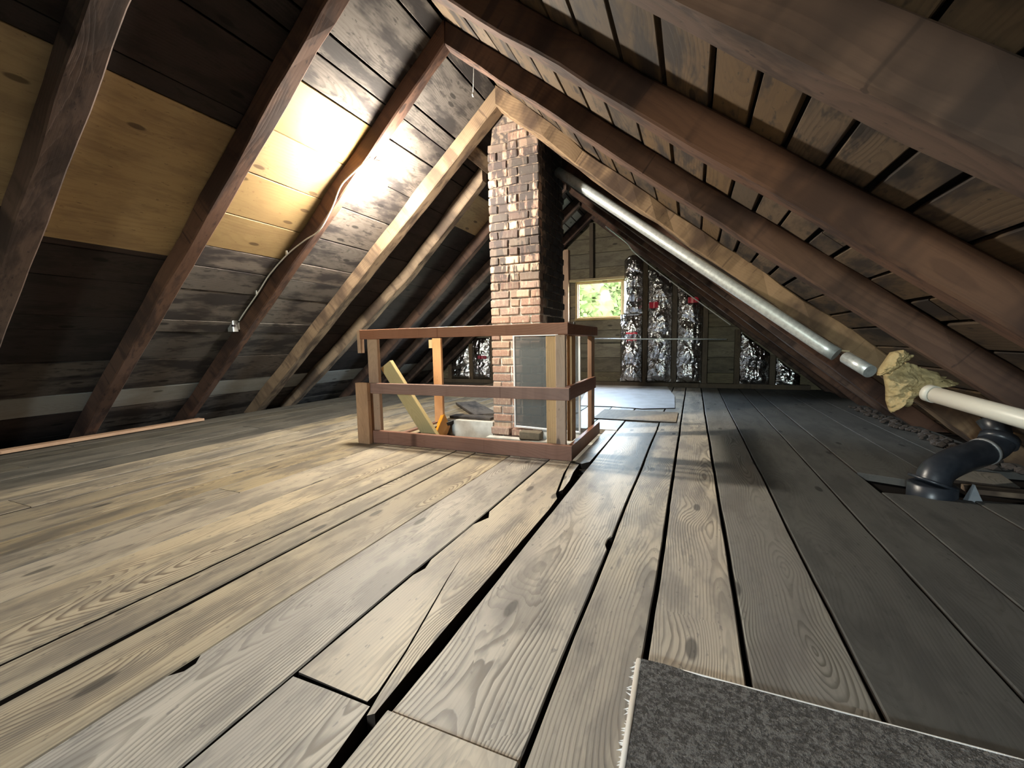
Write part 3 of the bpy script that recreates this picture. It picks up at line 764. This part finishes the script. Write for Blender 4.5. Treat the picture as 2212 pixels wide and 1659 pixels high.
while zrow < 3.22:
    zc = zrow + CH / 2
    left = CX0
    if zc > 2.76: left = CX0 + (zc - 2.76) * .45
    pat = [('S', 'S', 'H'), ('H', 'S', 'S'), ('S', 'H', 'S')][k % 3]
    x = CX0
    for c in pat:
        L = .222 if c == 'S' else .104
        xc = x + L / 2
        if xc > left and zc < under(xc, .16):
            o = link('brick', random.choice(ST if c == 'S' else HD), chim, (xc + random.uniform(-.003, .003), CY0 + .048 + random.uniform(-.006, .004), zc + random.uniform(-.002, .002)),
                     Matrix.Rotation(random.uniform(-.012, .012), 3, 'Y') @ Matrix.Rotation(random.uniform(-.02, .02), 3, 'Z'))
        x += L + .0135
    # right-hand face, its shade put into the brick colour
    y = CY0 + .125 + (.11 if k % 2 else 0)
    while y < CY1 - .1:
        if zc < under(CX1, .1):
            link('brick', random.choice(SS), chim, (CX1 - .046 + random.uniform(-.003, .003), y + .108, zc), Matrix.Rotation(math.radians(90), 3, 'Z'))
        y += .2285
    zrow += CH; k += 1
# rubble course at the foot
for (x, z, L, m_) in ((-1.95, -.075, .2, 0), (-1.70, -.078, .2, 1), (-1.50, -.11, .12, 2)):
    link('brick', (ST[m_] if L > .15 else HD[0]), chim, (x, CY0 - .035, z), Matrix.Rotation(random.uniform(-.06, .06), 3, 'Z'))
lb = link('loose_brick', brick_mesh(.235, .085, .11, 77, plain('mossy_brick', (0.16, 0.13, 0.09), .9, nscale=30, namt=.5, ncol=(.08, .07, .05))), None, (-1.52, 4.19, -.0065))
tag(lb, 'loose dark brick lying on the ledge below the insect screen', 'brick')
lb.location = (-1.56, 4.150, -.080)

# ================================================================== STAIR RAILING
rail = empty('stair_railing', (-1.76, 3.08, 0))
tag(rail, 'red-brown stained timber guard railing around the stair opening', 'railing')
def rp(name, a, b, mat, ax): return box(name, a, b, mat, rail, ax, .004)
rp('base_board', (-2.70, 3.045, .001), (-.822, 3.085, .118), RAIL, 0)
rp('base_board', (-.862, 3.088, .001), (-.822, 4.10, .114), RAIL, 1)
rp('middle_rail', (-2.80, 3.040, .462), (-.838, 3.078, .556), RAIL, 0)
rp('middle_rail', (-.876, 3.080, .460), (-.838, 3.99, .568), RAIL, 1)
rp('top_rail', (-2.795, 3.040, .955), (-.846, 3.080, 1.040), RAIL, 0)
rp('top_rail', (-.886, 3.082, .950), (-.846, 4.10, 1.034), RAIL, 1)
rp('top_rail', (-2.835, 3.045, .83), (-2.797, 3.10, 1.036), POST, 2)
rp('top_rail', (-.935, 3.09, .945), (-.888, 4.06, .985), ORANGE, 1)
rp('post', (-2.752, 3.081, .0), (-2.640, 3.125, .955), POST, 2)
rp('post', (-2.835, 2.992, .001), (-2.700, 3.038, .560), POST, 2)
rp('post', (-.955, 3.087, -.2), (-.880, 3.128, .952), POST, 2)
rp('post', (-1.055, 3.16, -.2), (-.935, 3.20, .944), POST_Y, 2)
rp('post', (-.876, 3.26, -.2), (-.8655, 3.37, .94), BRACE, 2) if False else rp('post', (-.905, 3.22, .115), (-.865, 3.34, .944), POST_Y, 2)
rp('post', (-.905, 3.94, .0), (-.865, 4.06, .944), POST, 2)
rp('post', (-2.712, 4.082, -.3), (-2.60, 4.122, .965), ORANGE, 2)
rp('block', (-2.762, 4.085, .855), (-2.715, 4.125, .95), BRACE, 2)
rp('stringer', (-2.70, 3.12, -.20), (-2.662, 4.08, .02), RAIL, 1)
beam('stringer', [(-2.46, 3.35, -.55), (-2.62, 4.17, .02)], .04, .22, (0, -.6, 1), ORANGE, rail)

br = beam('brace_board', [(-2.635, 3.20, .72), (-2.03, 3.25, -.18)], .05, .132, (.8, .05, .55), BRACE, ch=.004)
tag(br, 'pale new lumber board leaning diagonally inside the railing, left end', 'board')

# insect screen in its frame, in front of the chimney
scr = empty('insect_screen', (-1.41, 4.215, -.03))
tag(scr, 'grey insect screen in a white aluminium frame propped against the chimney', 'screen')
sx0, sx1, sz0, sz1, sy = -1.775, -1.040, -.018, .985, 4.215
box('frame', (sx0, sy - .010, sz0), (sx0 + .020, sy + .010, sz1), ALU, scr, 2, .002)
box('frame', (sx1 - .020, sy - .010, sz0 - .02), (sx1, sy + .010, sz1 + .02), ALU, scr, 2, .002)
beam('frame', [(sx0 + .02, sy, sz0 + .010), (sx1 - .02, sy, sz0 - .012)], .02, .02, (0, 0, 1), ALU, scr, ch=.002)
box('frame', (sx0 + .02, sy - .010, sz1 - .02), (sx1 - .02, sy + .010, sz1), ALU, scr, 0, .002)
box('mesh', (sx0 + .02, sy - .001, sz0 + .002), (sx1 - .02, sy + .001, sz1 - .02), MESHM, scr, 0, .0003)

# ================================================================== LIGHT, CABLE, SWITCH
bulb = empty('light_bulb', (-2.68, 3.262, 2.58))
tag(bulb, 'glowing bare bulb on the third left-slope rafter near the ridge', 'lamp')
bc = Vector((-2.68, 3.262, 2.378))
V = []; F = []; nu, nv = 20, 14; Rb = .078
prof = [(0.0, -1.0)] + [(math.sin(t), -math.cos(t)) for t in [math.pi * j / 11 for j in range(1, 9)]] + [(.42, .98), (.33, 1.2)]
for (r_, h_) in prof:
    for j in range(nu):
        t = 2 * math.pi * j / nu; V.append((bc.x + Rb * max(r_, .001) * math.cos(t), bc.y + Rb * max(r_, .001) * math.sin(t), bc.z + Rb * h_))
for a in range(len(prof) - 1):
    for j in range(nu): F.append((a * nu + j, a * nu + (j + 1) % nu, (a + 1) * nu + (j + 1) % nu, (a + 1) * nu + j))
mesh_from_world('glass', V, F, plain('glowing_glass', (1, 1, 1), .3, emis=((1.0, .92, .78), BULB_STRENGTH)), bulb, smooth=True)
tube('socket', [bc + Vector((0, 0, Rb * 1.15)), bc + Vector((0, 0, Rb * 1.75)), bc + Vector((0, 0, Rb * 2.3)), bc + Vector((0, 0, .19))], [.028, .032, .036, .036], CERAMIC, bulb)
cab = tag(tube('cable', smooth_path([(-2.66, 3.15, 2.56), (-2.86, 3.125, 2.44), (-2.99, 3.115, 2.35), (-3.12, 3.125, 2.18), (-3.30, 3.13, 2.00), (-3.50, 3.135, 1.93), (-3.74, 3.13, 1.82),
                                   (-4.02, 3.13, 1.64), (-4.22, 3.13, 1.46), (-4.45, 3.13, 1.27), (-4.54, 3.13, 1.19)], 6), .0065, WIRE, seg=8),
          'grey cable stapled down the dark face of the bulb rafter to the switch box', 'cable')
for p in ((-3.74, 3.135, 1.83), (-4.22, 3.135, 1.47)):
    box('staple', (p[0] - .012, p[1] - .022, p[2] - .022), (p[0] + .012, p[1] - .012, p[2] + .022), STEEL, cab, 2, .002)
swb = box('switch_box', (-4.68, 3.09, 1.075), (-4.585, 3.15, 1.20), STEEL, None, 2, .006)
tag(swb, 'small steel switch box fixed low on the bulb rafter', 'switch')
box('cover', (-4.672, 3.078, 1.085), (-4.593, 3.089, 1.14), CERAMIC, swb, 2, .002)
box('toggle', (-4.642, 3.06, 1.150), (-4.622, 3.089, 1.175), BLACKP, swb, 2, .002)
ps = tag(tube('pull_string', [(-1.845, 3.6, 3.43), (-1.85, 3.6, 3.29), (-1.862, 3.6, 3.13)], .003, WIRE, seg=6), 'short white string hanging at the ridge above the bulb', 'string')
tube('knot', [(-1.862, 3.6, 3.135), (-1.862, 3.6, 3.115), (-1.862, 3.6, 3.10)], [.006, .011, .005], WIRE, ps, seg=8)

# ================================================================== PIPES
gp = tag(tube('steel_pipe', [(-1.44, 4.80, 2.80), (-1.302, 4.751, 2.693), (-.2, 4.36, 1.768), (.93, 3.965, .821), (1.00, 3.92, .765)], .052, GALV, seg=20),
         'long galvanised steel pipe slung under the right slope beside the chimney', 'pipe')
g2 = tag(tube('pipe_stub', [(1.045, 3.86, .745), (1.13, 3.66, .655)], .045, GALV, seg=20), 'short dull end of steel pipe below the strap on the right slope', 'pipe')
st = beam('strap', [(.915, 3.99, .815), (1.10, 4.02, .785)], .04, .014, (0, 0, 1), BRACE, ch=.002)
tag(st, 'thin pale wooden strap holding the lower end of the steel pipe', 'strap')
wp = tag(tube('plastic_pipe', [(1.138, 2.86, .598), (1.299, 2.48, .536), (1.46, 2.10, .474)], .040, PVC, seg=24),
         'white plastic pipe poking out below the yellow mineral wool', 'pipe')
tube('pipe_collar', [(1.133, 2.872, .600), (1.148, 2.836, .594)], .044, PVC, wp, seg=24)
# mineral wool wad
def wad(name, poly, y, th, mat, label):
    """lumpy pad: polygon in XZ facing the attic"""
    n = 26; V = []; F = []
    f_ = 3.0 / 3.25; y *= f_; poly = [(x * f_, .9 + (z - .9) * f_) for x, z in poly]
    c = Vector((sum(p[0] for p in poly) / len(poly), sum(p[1] for p in poly) / len(poly)))
    def rim(t):
        L = len(poly); f = t * L; i = int(f) % L; g = f - int(f)
        a, b_ = poly[i], poly[(i + 1) % L]
        return a[0] + (b_[0] - a[0]) * g, a[1] + (b_[1] - a[1]) * g
    seg_, rings = 130, 26
    for k in range(rings + 1):
        r_ = 1 - (k / rings)
        for j in range(seg_):
            x, z = rim(j / seg_)
            nn = noise.noise(Vector((x * 16, z * 16, 1))) * .5 + noise.noise(Vector((x * 45, z * 45, 1))) * .3
            rr = r_ * (1 + .16 * nn + .10 * noise.noise(Vector((x * 90, z * 90, 5))))
            X = c.x + (x - c.x) * rr; Z = c.y + (z - c.y) * rr
            dep = th * (1 - r_ ** 3) + .035 * noise.noise(Vector((X * 11, Z * 22, 4))) + .018 * noise.noise(Vector((X * 40, Z * 40, 8))) + .010 * noise.noise(Vector((X * 110, Z * 110, 3)))
            V.append((X, y - max(dep, -.01), Z))
    for k in range(rings):
        for j in range(seg_): F.append((k * seg_ + j, k * seg_ + (j + 1) % seg_, (k + 1) * seg_ + (j + 1) % seg_, (k + 1) * seg_ + j))
    b0 = len(V)
    for j in range(seg_):
        x, z = rim(j / seg_); V.append((x, y + .05, z))
    for j in range(seg_): F.append((j, b0 + j, b0 + (j + 1) % seg_, (j + 1) % seg_))
    F.append(tuple(range(b0, b0 + seg_)))
    return tag(mesh_from_world(name, V, F, mat, smooth=True), label, 'insulation')
wad('mineral_wool', [(1.085, .66), (1.13, .745), (1.20, .735), (1.30, .68), (1.435, .614), (1.284, .585), (1.215, .52), (1.20, .465), (1.15, .485), (1.125, .437), (1.105, .50), (1.10, .58)], 3.25, .07, WOOL,
    'yellow mineral wool tuft stuffed under the right slope above the white pipe')
wad('mineral_wool', [(1.035, .66), (1.04, .70), (1.09, .80), (1.13, .812), (1.185, .775), (1.14, .735), (1.08, .675)], 3.19, .05, WOOL,
    'rolled strip of yellow wool at the top of the wool tuft')
# drain
dr = empty('drain_pipe', (1.27, 3.08, -.05)); tag(dr, 'black plastic drain elbow rising from a hole in the floor at right', 'pipe')
path = smooth_path([(1.27, 3.09, .05), (1.30, 3.12, .12), (1.40, 3.20, .165), (1.55, 3.33, .19), (1.65, 3.41, .215), (1.70, 3.45, .25), (1.72, 3.47, .29)], 5)
tube('elbow', path, .078, ABS, dr, seg=24)
tube('hub', [(1.27, 3.09, -.12), (1.27, 3.09, .055), (1.27, 3.09, .06)], [.108, .108, .098], ABS, dr, seg=28)
tube('hub', [(1.27, 3.09, .06), (1.275, 3.092, .075)], [.112, .108], ABS, dr, seg=28)
tube('coupling', [(1.70, 3.45, .24), (1.72, 3.47, .275)], .088, ABS, dr, seg=24)
tube('riser', [(1.715, 3.465, .26), (1.715, 3.50, .33), (1.69, 3.53, .385)], .062, ABS, dr, seg=24)
tube('clamp', [(1.60, 3.37, .200), (1.62, 3.385, .206)], .081, STEEL, dr, seg=24)
t1 = poly_plank([(1.44, 3.36), (1.58, 3.62), (1.80, 3.60), (1.74, 3.30)], z=.022, th=.02, mat=FLOOR_M, name='wood_offcut', parent=None)
t1.parent = None; t1.location = ((1.44 + 1.58 + 1.80 + 1.74) / 4, (3.36 + 3.62 + 3.60 + 3.30) / 4, .022)
tag(t1, 'square tan wood offcut lying behind the black drain pipe', 'board')
t2 = beam('wood_offcut', [(1.46, 3.20, .015), (2.0, 3.16, .02)], .10, .03, (0, 0, 1), RAFTER_D, ch=.003)
tag(t2, 'narrow brown wood offcut right of the black drain hub', 'board')
t3 = mesh_from_world('plaster_shard', [(1.39, 3.02, -.03), (1.47, 3.03, -.03), (1.46, 3.08, -.03), (1.395, 3.08, -.03), (1.42, 3.05, .085), (1.435, 3.06, .08)],
                     [(0, 1, 5, 4), (1, 2, 5), (2, 3, 4, 5), (3, 0, 4), (0, 3, 2, 1)], plain('pale_shard', (.22, .24, .26), .7, nscale=30, namt=.4, ncol=(.3, .32, .33)))
tag(t3, 'pale upright shard wedged beside the black drain hub', 'shard')
# rubble along the right eave
random.seed(5)
bm = bmesh.new()
for k in range(130):
    y = 3.7 + k * .022 + random.uniform(-.04, .04); s_ = random.uniform(.008, .045); x = 1.93 + random.uniform(-.10, .06)
    r_ = bmesh.ops.create_icosphere(bm, subdivisions=1, radius=s_)
    for v in r_['verts']:
        v.co *= 1 + .35 * noise.noise(v.co * 22 + Vector((k, 0, 0))); v.co.z *= .6; v.co += Vector((x, y, s_ * .5))
me = bpy.data.meshes.new('rubble'); bm.to_mesh(me); bm.free(); me.materials.append(RUBBLE)
tag(link('rubble', me, None, (0, 0, 0)), 'dusty rubble and crumbs lying along the right eave', 'rubble', kind='stuff')

# ================================================================== INSULATION BATTS
def batt(x0, x1, z0, top, label, bulges=3, seed=0, strips=(), lean=0.0, Y=YB - .12, arch=.0, depth=.07):
    """foil faced batt; top(x) gives its upper edge"""
    nx, nz = 22, max(20, int((max(top(x0), top(x1)) - z0) / .028)); V = []; F = []
    for j in range(nz + 1):
        for i in range(nx + 1):
            u = i / nx; x = x0 + (x1 - x0) * u
            zt = top(x) - arch * (abs(2 * u - 1) ** 3)
            z = z0 + (zt - z0) * j / nz
            t = j / nz
            prof = (1 - abs(2 * u - 1) ** 2.6) * (1 - abs(2 * t - 1) ** 14)
            bul = .55 + .45 * abs(math.sin(math.pi * (z - z0) * bulges / max(.01, (zt - z0)) + .5))
            d = prof * bul * depth
            q = Vector((x * 10, z * 4.5, seed))
            rid = 1 - 2 * abs(noise.noise(q))
            d += .022 * rid * prof + .012 * noise.noise(Vector((x * 26, z * 13, seed + 9))) 
            V.append((x + .008 * noise.noise(Vector((z * 9, u > .5, seed))), Y - d, z))
    w = nx + 1
    for j in range(nz):
        for i in range(nx): F.append((j * w + i, j * w + i + 1, (j + 1) * w + i + 1, (j + 1) * w + i))
    b0 = len(V)
    V += [(x0, YB - .004, z0), (x1, YB - .004, z0), (x1, YB - .004, top(x1) - arch), (x0, YB - .004, top(x0) - arch)]
    F.append((b0, b0 + 3, b0 + 2, b0 + 1))
    F.append(tuple([b0, b0 + 1] + [i for i in range(nx, -1, -1)])); F.append(tuple([b0 + 2, b0 + 3] + [nz * w + i for i in range(nx + 1)]))
    F.append(tuple([b0 + 3, b0] + [j * w for j in range(nz + 1)])); F.append(tuple([b0 + 1, b0 + 2] + [j * w + nx for j in range(nz, -1, -1)]))
    me_o = mesh_from_world('insulation_batt', V, F, FOIL, None, ((x0 + x1) / 2, YB - .1, z0))
    tag(me_o, label, 'insulation', 'foil insulation batts on the window gable')
    for (zs, hh, xa, xb, m_) in strips:
        vv = []; ff = []; n = 8
        for i in range(n + 1):
            x = xa + (xb - xa) * i / n; u = (x - x0) / (x1 - x0)
            d = (1 - abs(2 * u - 1) ** 2.6) * depth + .026
            for zz in (zs, zs + hh): vv.append((x, Y - d - .004 * math.sin(i * 2.1), zz + .004 * math.sin(i * 1.3)))
        for i in range(n): ff.append((2 * i, 2 * i + 2, 2 * i + 3, 2 * i + 1))
        k0 = len(vv); vv += [(a, b_ + .003, c) for a, b_, c in vv]
        for i in range(n): ff.append((k0 + 2 * i + 1, k0 + 2 * i + 3, k0 + 2 * i + 2, k0 + 2 * i))
        mesh_from_world('printed_strip', vv, ff, m_, me_o)
    return me_o
F_ = lambda c: (lambda x: c)
batt(-1.25, -.905, 1.42, F_(2.53), 'tall foil insulation batt with a rounded top, right beside the window', 4, 1, arch=.10, depth=.09)
batt(-1.32, -.915, .09, F_(1.41), 'foil insulation batt below the window level, with a dark red printed strip', 3, 2, strips=[(1.02, .035, -1.20, -.99, REDTAPE), (.90, .025, -1.18, -1.0, REDTAPE)], depth=.09)
batt(-.805, -.375, .10, lambda x: min(2.22, under(x, -.02)), 'foil insulation batt in the second stud bay from the window, red print mid-height', 4, 3, strips=[(1.50, .11, -.78, -.62, REDTAPE)], depth=.09)
batt(-.275, .155, .09, lambda x: min(1.95, under(x, -.02)), 'foil insulation batt in the third stud bay from the window, bright red print', 4, 4, strips=[(1.56, .10, -.10, .08, REDTAPE)], depth=.10)
batt(.785, 1.235, .07, lambda x: under(x, -.03), 'foil batt with a sloping top, first in the low right corner of the gable', 2, 5, depth=.08)
batt(1.345, 1.70, .07, lambda x: max(.1, under(x, -.03)), 'small triangular foil batt, last in the low right corner of the gable', 1, 6, depth=.06)
batt(-4.63, -4.19, .10, lambda x: min(1.02, under(x, -.02)), 'foil batt with a dark red print, seen through the railing left of the chimney', 2, 7, strips=[(.55, .07, -4.45, -4.25, plain('dark_red_print', (.22, .01, .03), .4))], depth=.08)
batt(-5.20, -4.73, .10, lambda x: min(.95, under(x, -.03)), 'foil batt with a sloping top in the low left corner of the gable', 2, 8, depth=.08)
# conduit on the gable
cd = tag(tube('conduit', [(-1.85, YB - .26, .945), (-.9, YB - .262, .925), (0, YB - .26, .905), (.55, YB - .25, .89)], .012, GALV, seg=10), 'thin grey conduit crossing the gable wall in front of the batts', 'conduit')
vw = tag(tube('cable', smooth_path([(-2.555, YB - .2, 2.20), (-2.56, YB - .21, 1.95), (-2.565, YB - .2, 1.7), (-2.553, YB - .21, 1.45), (-2.545, YB - .2, 1.2), (-2.545, YB - .2, .09)], 4), .014, ALU, seg=8),
         'white cable hanging down the gable just right of the chimney', 'cable')
tag(tube('cable', smooth_path([(-1.35, 7.2, 2.76), (-1.25, 7.5, 2.70), (-1.10, 7.9, 2.60), (-1.0, 8.2, 2.48), (-.5, 8.4, 2.05), (.6, 8.42, 1.14)], 4), .010, WIRE, seg=8),
    'thin pale cable running down the far right rafters above the batts', 'cable')

# ================================================================== CARPET
cp = [(-.118, 1.150), (.20, 1.148), (.55, 1.150), (1.2, 1.14), (1.25, -1.2), (-.12, -1.2), (-.118, .3), (-.112, .84)]
n = len(cp)
random.seed(3)
edge = []
def dens(a, b_, st=.03):
    a = Vector(a); b_ = Vector(b_); m_ = max(1, int((b_ - a).length / st))
    return [a.lerp(b_, i / m_) for i in range(m_)]
for i in range(n): edge += dens(cp[i], cp[(i + 1) % n])
edge = [(p.x + .004 * noise.noise(Vector((p.x * 30, p.y * 30, 0))), p.y + .004 * noise.noise(Vector((p.x * 30, p.y * 30, 9)))) for p in edge]
V = [(x, y, .001) for x, y in edge] + [(x, y, .016 + .004 * noise.noise(Vector((x * 8, y * 8, 2)))) for x, y in edge]
m_ = len(edge); c2 = []
F = [(k, (k + 1) % m_, m_ + (k + 1) % m_, m_ + k) for k in range(m_)] + [tuple(range(m_, 2 * m_)), tuple(reversed(range(m_)))]
carpet = tag(mesh_from_world('carpet', V, F, CARPET), 'dark grey carpet remnant with a frayed pale edge, bottom right on the floor', 'carpet')
FRINGE = plain('frayed_backing', (.80, .78, .74), .9)
vv = []; ff = []
def tuft(x, y, dx, dy, L, w_):
    k0 = len(vv); z = .012
    vv.extend([(x, y - w_, z), (x, y + w_, z), (x + dx * L, y + dy * L, z - .006), (x, y, z + .006)])
    ff.extend([(k0, k0 + 1, k0 + 3), (k0, k0 + 3, k0 + 2), (k0 + 1, k0 + 2, k0 + 3), (k0, k0 + 2, k0 + 1)])
y = 1.145
while y > -1.0:
    tuft(-.114, y, -1, random.uniform(-.8, .8), random.uniform(.010, .028), .005); y -= random.uniform(.004, .009)
x = -.11
while x < 1.2:
    tuft(x, 1.150, random.uniform(-.8, .8), .6, random.uniform(.004, .009), .003); x += random.uniform(.008, .018)
fr = mesh_from_world('frayed_edge', vv, ff, FRINGE, carpet); fr['kind'] = 'stuff'
tube('binding', [(-.121, -.9, .012), (-.121, .3, .013), (-.116, .84, .012), (-.120, 1.148, .012)], .008, FRINGE, carpet, seg=6)
tube('binding', [(-.120, 1.150, .014), (.2, 1.150, .014), (.6, 1.152, .013), (1.2, 1.142, .012)], .003, FRINGE, carpet, seg=6)

# ================================================================== OUTSIDE
LEAF = None
m, nt, b = newmat('leaf'); N = NB(nt)
rn = N.n('ShaderNodeTexCoord').outputs['Object']
N.put(b.inputs['Base Color'], N.mix(N.noise(rn, 3, 2), (.010, .0145, .0045), (.017, .021, .008))); b.inputs['Specular IOR Level'].default_value = 0.0; b.inputs['Roughness'].default_value = .6
LEAF = m
ground = tag(join_mesh('ground', [bx((-40, YB + 1.0, -4.6), (40, 60, -4.5)), bx((-40, -60, -4.6), (40, -4.5, -4.5))], plain('lawn', (.02, .03, .01), .9)), kind='structure')
def tree(x, y, z0, h, r, seed, label):
    t = empty('tree', (x, y, z0)); tag(t, label, 'tree')
    tube('trunk', [(x, y, z0), (x + .1, y, z0 + h * .5), (x, y, z0 + h * .85)], [.22, .16, .08], DECK, t, seg=10)
    rr = random.Random(seed); vv = []; ff = []
    o0 = Vector((x, y, z0 + h * .75))
    bm = bmesh.new(); bmesh.ops.create_icosphere(bm, subdivisions=5, radius=1.0)
    for v in bm.verts:
        q = Vector((v.co.x * r * .93, v.co.y * r * .55, v.co.z * r * .98)); q *= 1 + .22 * noise.noise(q * .8) + .12 * noise.noise(q * 3)
        v.co = q + o0
    bm.verts.ensure_lookup_table()
    vv = [v.co.copy() for v in bm.verts]; ff = [tuple(v.index for v in f.verts) for f in bm.faces]; bm.free()
    for k in range(14000):
        th = rr.uniform(0, 2 * math.pi); ph = math.acos(rr.uniform(-1, 1)); q = r * (rr.random() ** .4)
        c = Vector((x + q * math.sin(ph) * math.cos(th), y + q * math.sin(ph) * math.sin(th) * .6, z0 + h * .75 + q * math.cos(ph) * 1.05))
        a = Vector((rr.uniform(-1, 1), rr.uniform(-1, 1), rr.uniform(-1, 1))).normalized() * .13
        b_ = a.cross(Vector((rr.uniform(-1, 1), rr.uniform(-1, 1), rr.uniform(-1, 1)))).normalized() * .10
        k0 = len(vv); vv += [c - a, c + b_, c + a, c - b_]; ff.append((k0, k0 + 1, k0 + 2, k0 + 3))
    me = bpy.data.meshes.new('foliage')
    me.from_pydata([tuple(v - o0) for v in vv], [], ff); me.materials.append(LEAF)
    o = link('foliage', me, t, o0); o['kind'] = 'stuff'
tree(-6.5, 19, -4.5, 8.5, 3.6, 1, 'leafy light green tree outside, seen through the gable window')
tree(-1.5, 23, -4.5, 8.0, 3.2, 2, 'pale green tree outside, behind the right part of the window')
tree(-12, 30, -4.5, 12, 6.5, 3, 'tall green tree outside, farthest left beyond the window')
tree(0, 34, -4.5, 12, 7, 4, 'tall green tree outside, farthest beyond the window')

# ================================================================== to metres
for me in bpy.data.meshes: me.transform(Matrix.Scale(S, 4))
for o in bpy.data.objects: o.location = o.location * S
print('objects', len(bpy.data.objects), 'tris', sum(len(p.vertices) - 2 for me in bpy.data.meshes for p in me.polygons))
